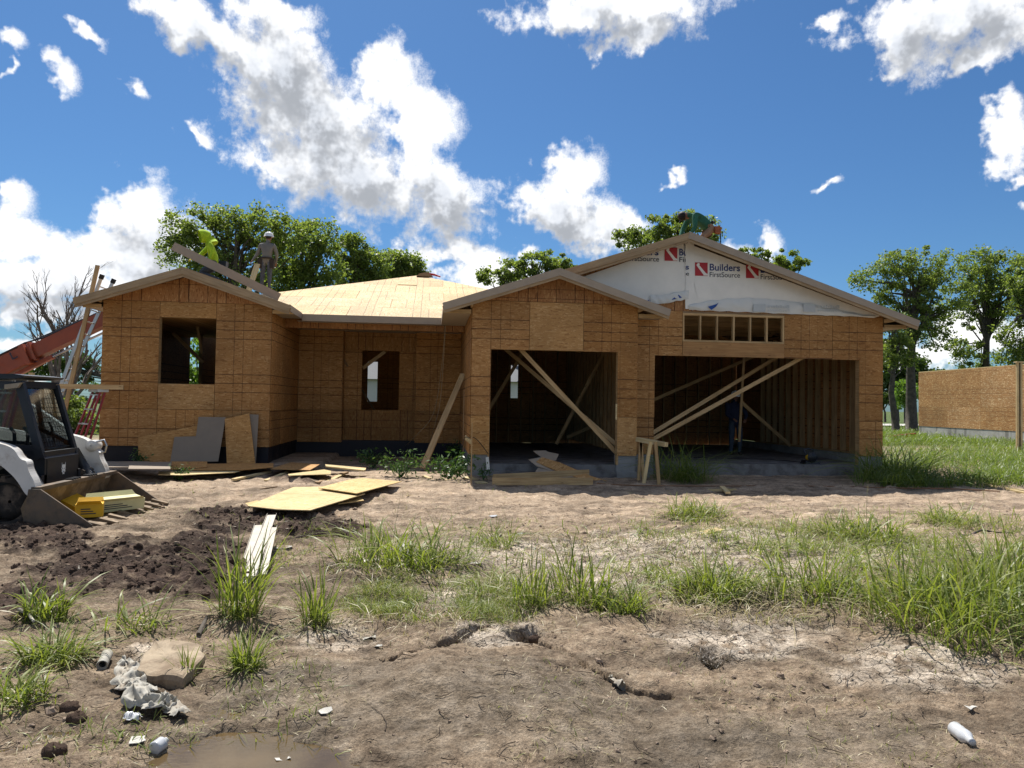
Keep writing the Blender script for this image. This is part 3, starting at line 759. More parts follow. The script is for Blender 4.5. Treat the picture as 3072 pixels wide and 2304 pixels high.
def spot(x, y, u, v, ru, rv, z=0.):
    """1 at a picture spot on the ground, falling to 0 at its rim: radii in pixels"""
    c = at_z(u, v, z); e = at_z(u + ru, v, z); n = at_z(u, v + rv, z)
    ax, ay = (e - c), (n - c); ax, ay = np.array(ax)[:2], np.array(ay)[:2]
    M2 = np.linalg.inv(np.stack([ax, ay], 1)); px, py = x - c.x, y - c.y
    a, b_ = M2[0, 0] * px + M2[0, 1] * py, M2[1, 0] * px + M2[1, 1] * py
    return np.sqrt(a * a + b_ * b_)
DARK = [(420, 1700, 340, 125), (130, 1610, 140, 50), (960, 1585, 150, 50), (880, 1445, 90, 22), (700, 1560, 150, 45), (90, 1800, 140, 70), (600, 1640, 150, 60)]
PALE = [(1480, 1890, 160, 55), (2240, 1900, 290, 90), (2750, 1990, 330, 90), (1500, 1760, 260, 60), (1000, 1900, 160, 60), (480, 1960, 110, 40), (2200, 1740, 420, 70), (2100, 1660, 900, 110)]
WET = [(1900, 2200, 420, 110), (700, 2240, 360, 90), (1500, 2120, 500, 150), (900, 2080, 360, 130), (2500, 2200, 500, 120)]
CRACKS = [[(1165, 2012), (1190, 1985), (1240, 1960), (1300, 1938), (1370, 1908), (1440, 1872)], [(1635, 1938), (1700, 1970), (1760, 2010), (1815, 2028), (1900, 2048), (2000, 2056)], [(1525, 1880), (1560, 1920), (1640, 1940)]]
CRK = [[at_z(u, v, 0) for u, v in c] for c in CRACKS]

def masks(x, y):
    w = (fbm(x * 2.3, y * 2.3, 4, 40) - .5) * .9; w2 = (fbm(x * 5, y * 5, 3, 44) - .5) * .5
    dark = np.zeros_like(x); pale = np.zeros_like(x); wet = np.zeros_like(x)
    for sp_ in DARK: dark = np.maximum(dark, 1 - sst(spot(x, y, *sp_) + w + w2, .75, 1.05))
    for sp_ in PALE: pale = np.maximum(pale, 1 - sst(spot(x, y, *sp_) + w + w2, .55, 1.15))
    for sp_ in WET: wet = np.maximum(wet, 1 - sst(spot(x, y, *sp_) + w, .5, 1.2))
    near = (y < 40)
    return dark * near, pale * near, wet * near

def ground_z(x, y, full=True):
    x = np.asarray(x, float); y = np.asarray(y, float)
    z = .11 * sst(y, 10.5, 15.2) + .10 * sst(y, 15.5, 18) * (x < -2.5) + .14 * sst(x, 10, 16) * sst(y, 12, 17)
    z = z + (fbm(x * .5, y * .5, 3, 1) - .5) * .14 * (1 - sst(y, 12, 15)) + (fbm(x * .08, y * .08, 3, 5) - .5) * .5 * sst(y, 26, 60)
    z = z - 1.2 * sst(y, 60, 200)
    r = 1 - sst(y, 13, 19)
    z = z + (fbm(x * 2.6, y * 2.6, 4, 8) - .5) * .11 * r + (np.abs(fbm(x * 1.3 + y * .5, y * 4.2, 3, 9) - .5) - .12) * .16 * r * sst(y, 5, 7)
    d, p, w = masks(x, y)
    lump = np.abs(fbm(x * 5.5, y * 5.5, 3, 12) - .5) * 2
    z = z + d * (.01 + .085 * (1 - lump) * sst(fbm(x * 1.7, y * 1.7, 3, 15), .35, .7) + .08 * (fbm(x * 15, y * 15, 4, 14, .6) - .5))
    z = z + (fbm(x * 9, y * 9, 5, 20, .62) - .5) * .055 * r * (1 - .5 * w) + (np.abs(fbm(x * 21, y * 21, 3, 23, .6) - .5) - .12) * .045 * r * (1 - .35 * w)
    z = z + .10 * (1 - sst(spot(x, y, 1450, 2060, 420, 190), .2, 1.2))          # bulge of the mud bank
    h = spot(x, y, 1578, 1898, 55, 36) + (fbm(x * 9, y * 9, 3, 31) - .5) * .5
    z = z - .24 * (1 - sst(h, .8, .98))
    h = spot(x, y, 2140, 1955, 44, 34) + (fbm(x * 9, y * 9, 3, 33) - .5) * .5; z = z - .06 * (1 - sst(h, .6, 1.0))
    h = spot(x, y, 420, 2030, 240, 100); z = z - .05 * (1 - sst(h, .4, 1.0))
    pu = spot(x, y, 760, 2290, 330, 140) + (fbm(x * 2.2, y * 2.2, 4, 36) - .5) * .9
    z = z - .11 * (1 - sst(pu, .45, 1.15))
    if full:
        for c in CRK:
            dmin = np.full_like(x, 9.)
            sgn = np.zeros_like(x)
            for a, b_ in zip(c[:-1], c[1:]):
                dx, dy = b_.x - a.x, b_.y - a.y; t = np.clip(((x - a.x) * dx + (y - a.y) * dy) / (dx * dx + dy * dy), 0, 1)
                q = np.hypot(x - a.x - t * dx, y - a.y - t * dy); dmin = np.minimum(dmin, q)
            wv = .042 + .06 * (fbm(x * 7, y * 7, 2, 50) - .35)
            z = z - .20 * (1 - sst(dmin + (fbm(x * 24, y * 24, 2, 52) - .5) * .03, wv * .5, wv))
    return z
ys = np.concatenate([-2 + 3.4 * np.exp(np.linspace(0, math.log(14 / 3.4), 620)), -2 + np.geomspace(14.06, 42, 150), np.geomspace(41, 900, 46)])
ts = np.linspace(-1.08, 1.08, 820)
YY, TT = np.meshgrid(ys, ts, indexing='ij'); XX = TT * (YY + 2.4)
xf, yf = XX.ravel(), YY.ravel()
zf = ground_z(xf, yf)
nr, nc = XX.shape
ii = (np.arange(nr - 1)[:, None] * nc + np.arange(nc - 1)[None]).ravel()
quads = np.stack([ii, ii + 1, ii + nc + 1, ii + nc], 1)
ZG = zf.reshape(nr, nc)
def ground_z(x, y):
    """height of the finished ground sheet, read back from its grid"""
    x = np.asarray(x, float); y = np.asarray(y, float)
    i = np.clip(np.searchsorted(ys, y) - 1, 0, nr - 2); fy = np.clip((y - ys[i]) / (ys[i + 1] - ys[i]), 0, 1)
    t = np.clip((x / (y + 2.4) - ts[0]) / (ts[1] - ts[0]), 0, nc - 1.001); j = t.astype(int); fx = t - j
    return (ZG[i, j] * (1 - fx) + ZG[i, j + 1] * fx) * (1 - fy) + (ZG[i + 1, j] * (1 - fx) + ZG[i + 1, j + 1] * fx) * fy
def gz(x, y): return float(ground_z(np.array([x]), np.array([y]))[0])
def at_z_np(u, v, z):
    D = np.array([tuple(ray(0, 0)), tuple(ray(1, 0)), tuple(ray(0, 1))]); d = D[0] + np.outer(u, D[1] - D[0]) + np.outer(v, D[2] - D[0])
    k = (z - EYE) / d[:, 2]; return d * k[:, None] + np.array([0, 0, EYE])
def on_ground(u, v, lift=0.):
    z = 0.
    for _ in range(4):
        p = at_z(u, v, z); z = gz(p.x, p.y)
    p = at_z(u, v, z); return Vector((p.x, p.y, z + lift))

dk, pl_, wt_ = masks(xf, yf)
m, nt, b = new_mat('soil', .92, .2)
co = nd(nt, 'ShaderNodeTexCoord').outputs['Object']
A = lambda n: nd(nt, 'ShaderNodeAttribute', attribute_name=n).outputs['Fac']
yy = nd(nt, 'ShaderNodeSeparateXYZ', {0: co}).outputs[1]
n1 = noise(nt, co, 1.3, 6, .62); n2 = noise(nt, co, 9, 6, .68); n3 = noise(nt, co, 45, 5, .7)
soil = ramp(nt, n2, ((.25, (.10, .070, .046)), (.46, (.23, .170, .115)), (.6, (.30, .232, .162)), (.78, (.40, .325, .238))))
clay = ramp(nt, n2, ((.25, (.19, .132, .088)), (.43, (.36, .268, .185)), (.6, (.44, .34, .245)), (.78, (.53, .43, .325))))
xx_ = nd(nt, 'ShaderNodeSeparateXYZ', {0: co}).outputs[0]
c = mixc(nt, sstep(nt, mth(nt, 'ADD', mth(nt, 'ADD', yy, mth(nt, 'MULTIPLY', xx_, .38)), mth(nt, 'MULTIPLY', mth(nt, 'SUBTRACT', n1, .5), 10.)), 7.4, 12.5), soil, clay)
c = mixc(nt, A('wet'), c, ramp(nt, n2, ((.28, (.105, .078, .052)), (.46, (.19, .147, .101)), (.6, (.25, .198, .142)), (.76, (.34, .28, .21)))))
pm = mth(nt, 'MULTIPLY', A('pale'), sstep(nt, noise(nt, co, 6, 5, .65), .36, .56))
c = mixc(nt, pm, c, ramp(nt, n2, ((.3, (.38, .31, .235)), (.55, (.56, .475, .375)), (.75, (.62, .54, .44)))))
dm = mth(nt, 'MULTIPLY', A('dark'), sstep(nt, noise(nt, co, 4, 5, .6), .25, .5))
c = mixc(nt, dm, c, ramp(nt, n2, ((.3, (.030, .019, .014)), (.5, (.062, .040, .029)), (.75, (.115, .078, .057)))))
gr = sstep(nt, yy, 24., 32.)
c = mixc(nt, gr, c, ramp(nt, n2, ((.3, (.05, .08, .02)), (.6, (.10, .14, .04)), (.8, (.19, .19, .08)))))
rut = noise(nt, vm(nt, 'MULTIPLY', co, (.55, 2.6, 1)), 1., 7, .68)
c = vm(nt, 'SCALE', c, sstep(nt, rut, .34, .62, .62, 1.16))
c = vm(nt, 'SCALE', c, sstep(nt, noise(nt, co, 2.4, 8, .7), .34, .64, .70, 1.14))
c = vm(nt, 'SCALE', c, sstep(nt, noise(nt, co, 60, 5, .75), .36, .64, .66, 1.22))
setc(nt, b, c)
vor = nd(nt, 'ShaderNodeTexVoronoi', {'Vector': vm(nt, 'ADD', co, vm(nt, 'SCALE', noise(nt, co, 6, 3, out=1), .12)), 'Scale': 11.}, feature='DISTANCE_TO_EDGE').outputs['Distance']
crk = mth(nt, 'MULTIPLY', sstep(nt, vor, 0., .05, -1., 0.), mth(nt, 'MULTIPLY', A('pale'), sstep(nt, n1, .42, .55)))
hgt = mth(nt, 'ADD', mth(nt, 'ADD', mth(nt, 'MULTIPLY', n2, .7), mth(nt, 'MULTIPLY', n3, .55)), mth(nt, 'MULTIPLY', crk, 1.1))
bump(nt, b, hgt, 1., .045)
nt.links.new(mth(nt, 'SUBTRACT', .95, mth(nt, 'MULTIPLY', A('wet'), sstep(nt, n2, .35, .65, .0, .32))), b.inputs['Roughness'])
M['soil'] = m
ground = np_mesh('ground', np.stack([xf, yf, zf], 1), quads, m, smooth=True, attrs={'dark': dk, 'pale': pl_, 'wet': wt_})
ground['kind'] = 'structure'

# muddy puddle at the near edge
m, nt, b = new_mat('muddy_water', .03, .5)
co = nd(nt, 'ShaderNodeTexCoord').outputs['Object']
setc(nt, b, ramp(nt, noise(nt, co, 2.5, 4), ((.3, (.055, .036, .014)), (.7, (.115, .076, .034)))))
bump(nt, b, noise(nt, vm(nt, 'MULTIPLY', co, (1, 2.2, 1)), 30, 3), .08, .004)
wc = at_z(760, 2290, 0); b = MB()
_a = RNG.uniform(0, 6.28, 400); _r = np.sqrt(RNG.uniform(0, 1, 400)); zp = float(np.percentile(ground_z(wc.x + .75 * _r * np.cos(_a), wc.y + .1 + .5 * _r * np.sin(_a)), 46))
b.face([(wc.x + 1.5 * math.cos(a), wc.y - .15 + 1.0 * math.sin(a), zp) for a in [k * math.pi / 20 for k in range(40)]])
pud = b.build('puddle', m); pud['kind'] = 'structure'

# ------------------------------------------------------------------ loose soil, twigs
def scatter_lumps(name, pts, sizes, mat, flat=.7, nu=7, nv=5):
    th = np.pi * np.arange(nv + 1) / nv; ph = 2 * np.pi * np.arange(nu) / nu
    base = np.stack([(np.sin(th)[:, None] * np.cos(ph)).ravel(), (np.sin(th)[:, None] * np.sin(ph)).ravel(), (np.cos(th)[:, None] * np.ones(nu)).ravel()], 1)
    n = len(pts); k = len(base)
    jit = 1 + RNG.uniform(-.28, .28, (n, k, 1)); V = base[None] * jit
    s = np.asarray(sizes)[:, None] * RNG.uniform(.6, 1.3, (n, 3)); s[:, 2] *= flat
    V = V * s[:, None, :]
    an = RNG.uniform(0, 6.28, n); c, sn = np.cos(an)[:, None], np.sin(an)[:, None]
    V = np.stack([V[..., 0] * c - V[..., 1] * sn, V[..., 0] * sn + V[..., 1] * c, V[..., 2]], 2) + np.asarray(pts)[:, None, :]
    q = []
    for i in range(nv):
        for j in range(nu): q.append((i * nu + j, i * nu + (j + 1) % nu, (i + 1) * nu + (j + 1) % nu, (i + 1) * nu + j))
    q = np.array(q)[None] + (np.arange(n) * k)[:, None, None]
    return np_mesh(name, V.reshape(-1, 3), q.reshape(-1, 4), mat)
def pick(n, test, x0, x1, y0, y1):
    x = RNG.uniform(x0, x1, n); y = RNG.uniform(y0, y1, n); keep = RNG.uniform(0, 1, n) < test(x, y)
    return x[keep], y[keep]
md, nt, b = new_mat('clod_soil', .95, .15)
co = nd(nt, 'ShaderNodeTexCoord').outputs['Object']
setc(nt, b, ramp(nt, noise(nt, co, 6, 6, .65), ((.3, (.034, .022, .016)), (.5, (.068, .045, .033)), (.72, (.13, .09, .066))))); bump(nt, b, noise(nt, co, 40, 6, .7), .8, .02)
x, y = pick(34000, lambda x, y: masks(x, y)[0] ** 2 * .5, -7, 4, 4.2, 14)
s = RNG.lognormal(math.log(.013), .6, len(x)).clip(.004, .06)
o = scatter_lumps('dirt_clods', np.stack([x, y, ground_z(x, y) + s * .25], 1), s, md)
tag(o, 'heaps of dark brown soil clods churned up on the left', 'soil', kind='stuff')
x, y = pick(15000, lambda x, y: (.2 + .8 * sst(fbm(x, y, 3, 60), .35, .65)) * (1.25 - sst(y, 5, 12)), -9, 10, 2.6, 15)
s = RNG.lognormal(math.log(.0062), .65, len(x)).clip(.002, .04)
o = scatter_lumps('soil_crumbs', np.stack([x, y, ground_z(x, y) + s * .2], 1), s, M['soil'] if 0 else plain('crumb_soil', (.24, .18, .13), .95, .35, 9), nu=5, nv=4)
tag(o, 'small stones and soil crumbs strewn over the bare ground', 'gravel', kind='stuff')
b = MB()
for i in range(900):
    y0 = random.uniform(2.8, 9) if i % 3 else random.uniform(9, 14); x0 = random.uniform(-.6, .62) * (y0 + 1) + .1 * y0; a = random.uniform(0, 6.28); L = random.uniform(.02, .12) * (2.4 if i % 11 == 0 else 1)
    p = []; 
    for k in range(4):
        q = (x0 + math.cos(a + k * .2) * L * k / 3, y0 + math.sin(a + k * .2) * L * k / 3); p.append((q[0], q[1], gz(*q) + .006 + random.uniform(0, .012)))
    b.tube(p, [.003, .0026, .0022, .0012], 4)
tag(b.build('twigs', plain('twig_wood', (.09, .065, .045), .9, .4, 12)), 'dry dark twigs and straw littering the mud', 'twigs', kind='stuff')
# ------------------------------------------------------------------ grass
M['grass'] = leafm('grass_blade', (.085, .13, .024), (.29, .31, .085), .42)
M['grass_lush'] = leafm('grass_lush', (.065, .115, .02), (.21, .26, .06), .4)
M['straw'] = leafm('straw', (.30, .25, .13), (.42, .36, .22), .2)
M['weed'] = leafm('weed_leaf', (.035, .085, .022), (.10, .17, .045), .25)

def blades(pts, h, w, lean, droop, segs=5, spread=None, az=None):
    """curved tapering blades; pts (n,3) roots, h lengths, w widths -> V, quads, rnd"""
    n = len(pts); az = RNG.uniform(0, 2 * np.pi, n) if az is None else az
    t = np.linspace(0, 1, segs + 1)[None]
    h = np.broadcast_to(h, n)[:, None]; w = np.broadcast_to(w, n)[:, None]; lean = np.broadcast_to(lean, n)[:, None]; droop = np.broadcast_to(droop, n)[:, None]
    out = h * (lean * t + droop * .75 * t ** 2.2); up = h * (t * np.sqrt(np.clip(1 - lean ** 2, .15, 1)) - droop * .62 * t ** 2.6)
    d = np.stack([np.cos(az), np.sin(az)], 1); sd = np.stack([-np.sin(az), np.cos(az)], 1)
    c = np.stack([pts[:, 0:1] + d[:, 0:1] * out, pts[:, 1:2] + d[:, 1:2] * out, pts[:, 2:3] + up], 2)
    ww = w * (np.sin(np.pi * (t * .82 + .14)) ** .8) * .5; ww = np.where(t > .99, ww * .1, ww)
    tw = RNG.uniform(-.5, .5, (n, 1))
    off = np.stack([sd[:, 0:1] * ww, sd[:, 1:2] * ww, ww * tw], 2)
    V = np.stack([c - off, c + off], 2).reshape(-1, 3)
    k = (segs + 1) * 2; i = np.arange(segs) * 2
    q = np.stack([i, i + 1, i + 3, i + 2], 1)[None] + (np.arange(n) * k)[:, None, None]
    rnd = np.repeat(RNG.uniform(0, 1, n), k) * .75 + np.tile(np.repeat(t[0], 2), n) * .25
    return V, q.reshape(-1, 4), rnd

class Veg:
    def __init__(s): s.V, s.Q, s.R, s.M, s.n = [], [], [], [], 0
    def add(s, V, Q, R, mi=0):
        s.V.append(V); s.Q.append(Q + s.n); s.R.append(R); s.M.append(np.full(len(Q), mi)); s.n += len(V)
    def build(s, name, mats, parent=None):
        return np_mesh(name, np.concatenate(s.V), np.concatenate(s.Q), mats, parent, mi=np.concatenate(s.M), smooth=True, attrs={'rnd': np.concatenate(s.R)})

def clump(name, label, u, v, hpx, n, rad, w=.011, lean=.35, droop=.5, fine=0, stalks=0, mats=None, group='tall grass clumps on the bare lot'):
    p = on_ground(u, v); dep = p.dot(_F) if False else (p - Vector((0, 0, EYE))).dot(_F); H = hpx * dep / F
    vg = Veg(); r = rad * 1.5 * RNG.uniform(0, 1, n) ** .7; a = RNG.uniform(0, 6.28, n)
    x, y = p.x + r * np.cos(a), p.y + r * np.sin(a)
    pts = np.stack([x, y, ground_z(x, y) - .01], 1)
    L = H * RNG.beta(2.2, 1.6, n) * 1.15 + H * .12
    vg.add(*blades(pts, L, w * RNG.uniform(.6, 1.2, n), np.abs(RNG.normal(lean, .16, n)).clip(0, .9), RNG.uniform(.1, 1., n) * droop * 1.6, az=a + RNG.normal(0, 1.5, n)))
    k = n; q = pts[RNG.integers(0, n, k)] + np.concatenate([RNG.normal(0, rad * .5, (k, 2)), np.zeros((k, 1))], 1); q[:, 2] = ground_z(q[:, 0], q[:, 1]) - .005
    vg.add(*blades(q, H * RNG.uniform(.12, .45, k), w * .6, RNG.uniform(.1, .9, k), RNG.uniform(.2, 1.2, k)))
    k = max(4, n // 5); q = pts[RNG.integers(0, n, k)]
    vg.add(*blades(q, H * RNG.uniform(.2, .55, k), w * .7, RNG.uniform(.4, .9, k), .6), 1)
    for i in range(stalks):
        a0 = random.uniform(0, 6.28); q = np.array([[p.x + .03 * math.cos(a0), p.y + .03 * math.sin(a0), p.z]])
        vg.add(*blades(q, H * random.uniform(1.0, 1.5), .006, random.uniform(.02, .2), .06), 1)
        tip = vg.V[-1][-1]; m_ = 10
        vg.add(*blades(np.repeat(tip[None], m_, 0) - np.array([[0, 0, 1]]) * RNG.uniform(0, H * .3, (m_, 1)), H * .10, .003, RNG.uniform(.2, .6, m_), .2), 1)
    o = vg.build(name, mats or [M['grass'], M['straw']])
    return tag(o, label, 'grass', group)

CL = [
    ('tall reed-like grass clump beside the pale trim strips', 715, 1850, 300, 70, .10, .013, .22, .35, 0),
    ('grass clump with splayed blades right of the concrete chunk', 735, 2005, 150, 90, .05, .009, .45, .4, 0),
    ('leafy grass clump at the left edge below the dark soil heap', 135, 1860, 170, 70, .09, .013, .3, .55, 0),
    ('dense bright grass clump left of the crushed can', 160, 1985, 150, 170, .11, .009, .45, .7, 0),
    ('low grass clump cut by the left picture edge', 30, 2100, 120, 120, .12, .010, .45, .6, 0),
    ('drooping grass blades in front of the dark soil heap', 400, 1880, 150, 40, .16, .012, .45, .85, 0),
    ('short sprig of grass beside the concrete chunk', 560, 2040, 110, 26, .02, .008, .2, .2, 0),
    ('upright grass clump casting long blade shadows, left of the cracked mud', 950, 1872, 190, 60, .07, .011, .28, .35, 1),
    ('broad bushy grass clump below the sheets on the ground', 1175, 1700, 180, 190, .36, .014, .38, .6, 3),
    ('yellowish grass tuft right of the bushy clump', 1330, 1690, 100, 110, .26, .010, .5, .5, 0),
    ('small grass clump near the paper scrap in mid lot', 1480, 1640, 95, 90, .22, .010, .4, .6, 1),
    ('dark stemmed grass clump above the hole in the mud', 1600, 1805, 170, 70, .13, .011, .25, .35, 1),
    ('upright grass clump between hole and spiky tuft', 1755, 1812, 190, 90, .17, .012, .25, .35, 1),
    ('spiky dark green tuft above the pale dried mud', 1885, 1835, 110, 110, .09, .009, .55, .35, 0),
    ('arching broad-bladed grass clump at the top of the pale mud', 2145, 1790, 160, 130, .22, .013, .4, .75, 0),
    ('tallest seeding grass clump in the right half', 2440, 1790, 190, 130, .30, .012, .35, .5, 3),
    ('thick green grass mound in the right middle', 2590, 1620, 120, 230, .36, .013, .45, .7, 1),
    ('large grass mass at the right edge above the cracked mud', 2880, 1880, 250, 380, .48, .012, .33, .6, 3),
    ('tall grass at the far right edge of the lot', 3030, 1800, 260, 240, .36, .012, .28, .45, 3),
    ('grass mound near the crossed offcuts', 2090, 1560, 85, 180, .30, .012, .5, .7, 0),
    ('low grass mound close to the right border of the tan dirt', 2850, 1570, 75, 180, .30, .012, .5, .7, 0)]
for (lab, u, v, hp, n, rad, w, ln, dr, st) in CL:
    clump('grass_clump', lab, u, v, hp, int(n * 1.3), rad, w, ln, dr, stalks=st)

M['dead'] = leafm('dead_grass', (.05, .04, .03), (.14, .11, .08), .1)
clump('dead_tuft', 'dark dried grass tuft stuck in the mud below the pale crust', 2140, 1965, 60, 160, .07, .006, .6, .5, mats=[M['dead'], M['dead']], group='dead tufts')
# thin ground cover over the middle of the lot and the meadow on the right: one mass
vg = Veg()
def region(n, u0, u1, v0, v1, dens_, h, w, mi=0, lean=.45, droop=.6, seed=70, lo=.45, hi=.62, oval=False):
    u = RNG.uniform(u0, u1, n); v = RNG.uniform(v0, v1, n)
    P = at_z_np(u, v, .02)
    if oval: dens_ = dens_ * (1 - sst(np.hypot((u - (u0 + u1) / 2) / (u1 - u0) * 2, (v - (v0 + v1) / 2) / (v1 - v0) * 2) + (fbm(P[:, 0] * 4, P[:, 1] * 4, 3, 90) - .5) * .8, .45, 1.))
    k = sst(fbm(P[:, 0] * 1.4, P[:, 1] * 1.4, 4, seed), lo, hi) * dens_ > RNG.uniform(0, 1, n); P = P[k]
    P[:, 2] = ground_z(P[:, 0], P[:, 1]) - .005; m_ = len(P)
    vg.add(*blades(P, h * RNG.uniform(.5, 1.25, m_), w * RNG.uniform(.6, 1.2, m_), np.abs(RNG.normal(lean, .2, m_)).clip(0, .95), RNG.uniform(.1, 1, m_) * droop * 1.5, segs=4), mi)
region(12000, 780, 3072, 1550, 1860, .75, .12, .006, lo=.5, hi=.66); region(4200, 1050, 3072, 1570, 1840, .75, .28, .010, lean=.4, droop=.9, seed=73, lo=.54, hi=.64); region(7000, 780, 3072, 1540, 1900, .8, .13, .004, 1, lean=.7, seed=72)
region(7500, 1900, 3072, 1560, 1790, .9, .28, .010, droop=.9, seed=75, lo=.53, hi=.64); region(4600, 2500, 3300, 1640, 1980, .9, .25, .008, seed=76, lo=.44, hi=.58, oval=True)
region(5200, 1010, 1300, 1710, 1860, 1., .14, .0035, lo=.2, hi=.5, oval=True); region(6000, 1300, 1640, 1700, 1860, 1., .13, .0035, lo=.2, hi=.5, oval=True)
region(1800, 0, 1000, 1850, 2250, .5, .10, .005, lo=.5, hi=.62); region(3000, 200, 1900, 1400, 1560, .45, .10, .006, lo=.52, hi=.6); region(2500, 1900, 2900, 1520, 1620, .7, .12, .007, lo=.5, hi=.6)
region(5000, 0, 3072, 1850, 2304, .8, .045, .003, 1, lean=.75, lo=.42, hi=.6); region(3000, 300, 2800, 1480, 1700, .8, .07, .004, 1, lean=.8, lo=.42, hi=.6); region(1400, 0, 3072, 1900, 2304, .6, .06, .004, lo=.5, hi=.62); region(4500, 1100, 3072, 1570, 1860, .8, .3, .005, 1, lean=.55, droop=.9, seed=95, lo=.42, hi=.6)
gc = vg.build('grass_cover', [M['grass'], M['straw']]); tag(gc, 'thin sprouting grass and straw over the bare lot', 'grass', kind='stuff')
vg = Veg()
def meadow(n, u0, u1, v0, v1, h, w, lo=.2, hi=.5, z=.15):
    u = RNG.uniform(u0, u1, n); v = RNG.uniform(v0, v1, n)
    P = at_z_np(u, v, z)
    k = sst(fbm(P[:, 0] * .8, P[:, 1] * .8, 3, 81), lo, hi) > RNG.uniform(0, 1, n); P = P[k]; k = ~((P[:, 0] > .4) & (P[:, 0] < 10.3) & (P[:, 1] > 15.3) | (P[:, 0] < .5) & (P[:, 1] > 17)); P = P[k]
    P[:, 2] = ground_z(P[:, 0], P[:, 1]) - .005; m_ = len(P)
    vg.add(*blades(P, h * RNG.uniform(.5, 1.3, m_), w * RNG.uniform(.6, 1.2, m_), np.abs(RNG.normal(.4, .2, m_)).clip(0, .95), RNG.uniform(.3, 1, m_) * .9, segs=4))
meadow(9000, 2640, 3100, 1340, 1455, .42, .016); meadow(9000, 2640, 3100, 1285, 1345, .5, .03); meadow(2500, 2850, 3100, 1270, 1310, .8, .04, z=.3)
meadow(1100, 2560, 2780, 1390, 1450, .5, .016)
tag(vg.build('meadow_grass', [M['grass_lush']]), 'lush green tall grass between the house and the neighbouring wall', 'grass', kind='stuff')
for lab, u, v, hp, n, rad in (('dark shaded grass clump under the left corner of the double garage door', 2050, 1440, 150, 300, .38), ('dark arching grass at the right corner of the house', 2680, 1440, 165, 320, .42)):
    clump('grass_clump', lab, u, v, hp, n, rad, .014, .4, .8, mats=[M['grass_lush'], M['straw']], group='grass clumps at the garage')

# ------------------------------------------------------------------ broad-leaved weeds
def leaf_cards(P, size, nrm_up=.5, aspect=.55):
    """leaf-shaped six-gons split in two quads"""
    n = len(P); a = RNG.normal(0, 1, (n, 3)); a[:, 2] += nrm_up; a /= np.linalg.norm(a, axis=1)[:, None]
    t = RNG.normal(0, 1, (n, 3)); t -= (t * a).sum(1)[:, None] * a; t /= np.linalg.norm(t, axis=1)[:, None]; s_ = np.cross(a, t)
    L = np.broadcast_to(size, n)[:, None]; W = L * aspect * .5
    tip, base, l1, r1 = P + t * L * .55, P - t * L * .45, P + s_ * W, P - s_ * W
    V = np.stack([base, r1, tip, l1], 1).reshape(-1, 3)
    Q = np.arange(n * 4).reshape(n, 4)
    return V, Q, np.repeat(RNG.uniform(0, 1, n), 4)
def weed(label, u, v, wpx, hpx, n, leaf):
    p = on_ground(u, v); dep = (p - Vector((0, 0, EYE))).dot(_F); W, H = wpx * dep / F / 2, hpx * dep / F
    root = empty('weed', p); tag(root, label, 'weed', 'broad-leaved weeds at the house foot')
    b = MB()
    ns = 9; tips = []
    for i in range(ns):
        a = random.uniform(0, 6.28); q = Vector((math.cos(a) * W * random.uniform(.2, .9), math.sin(a) * W * .6 * random.random(), H * random.uniform(.5, 1)))
        b.tube([(0, 0, 0), q * .5 + Vector((0, 0, H * .12)), q], [.008, .006, .003], 5); tips.append(q)
    b.build('stem', M['weed'], root)
    T = np.array([tuple(t) for t in tips]); k = RNG.integers(0, ns, n); f = RNG.uniform(.3, 1.05, n)[:, None]
    Pp = T[k] * f + RNG.normal(0, 1, (n, 3)) * np.array([W * .28, W * .22, H * .12]); Pp[:, 2] = np.clip(Pp[:, 2], .01, None)
    V, Q, R = leaf_cards(Pp, leaf * RNG.uniform(.6, 1.4, n), .8, .34)
    np_mesh('foliage', V, Q, M['weed'], root, smooth=False, attrs={'rnd': R})
weed('low weed with pale drooping leaves in front of the porch', 1120, 1405, 130, 60, 260, .10)
weed('bushy weed between the porch and the leaning plank', 1205, 1432, 140, 75, 420, .09)
weed('dense broad-leaved weed right of the leaning plank foot', 1345, 1440, 170, 85, 520, .11)
weed('dark weed in the porch shade beside the garage corner', 1370, 1385, 90, 70, 200, .12)
weed('spiky little weed at the single garage corner', 1450, 1440, 50, 55, 70, .08)
weed('small weed by the yellow offcut left of the steps', 540, 1440, 60, 50, 80, .09)
weed('weed sprouting at the wing foundation below the bucket corner', 420, 1400, 60, 50, 90, .09)

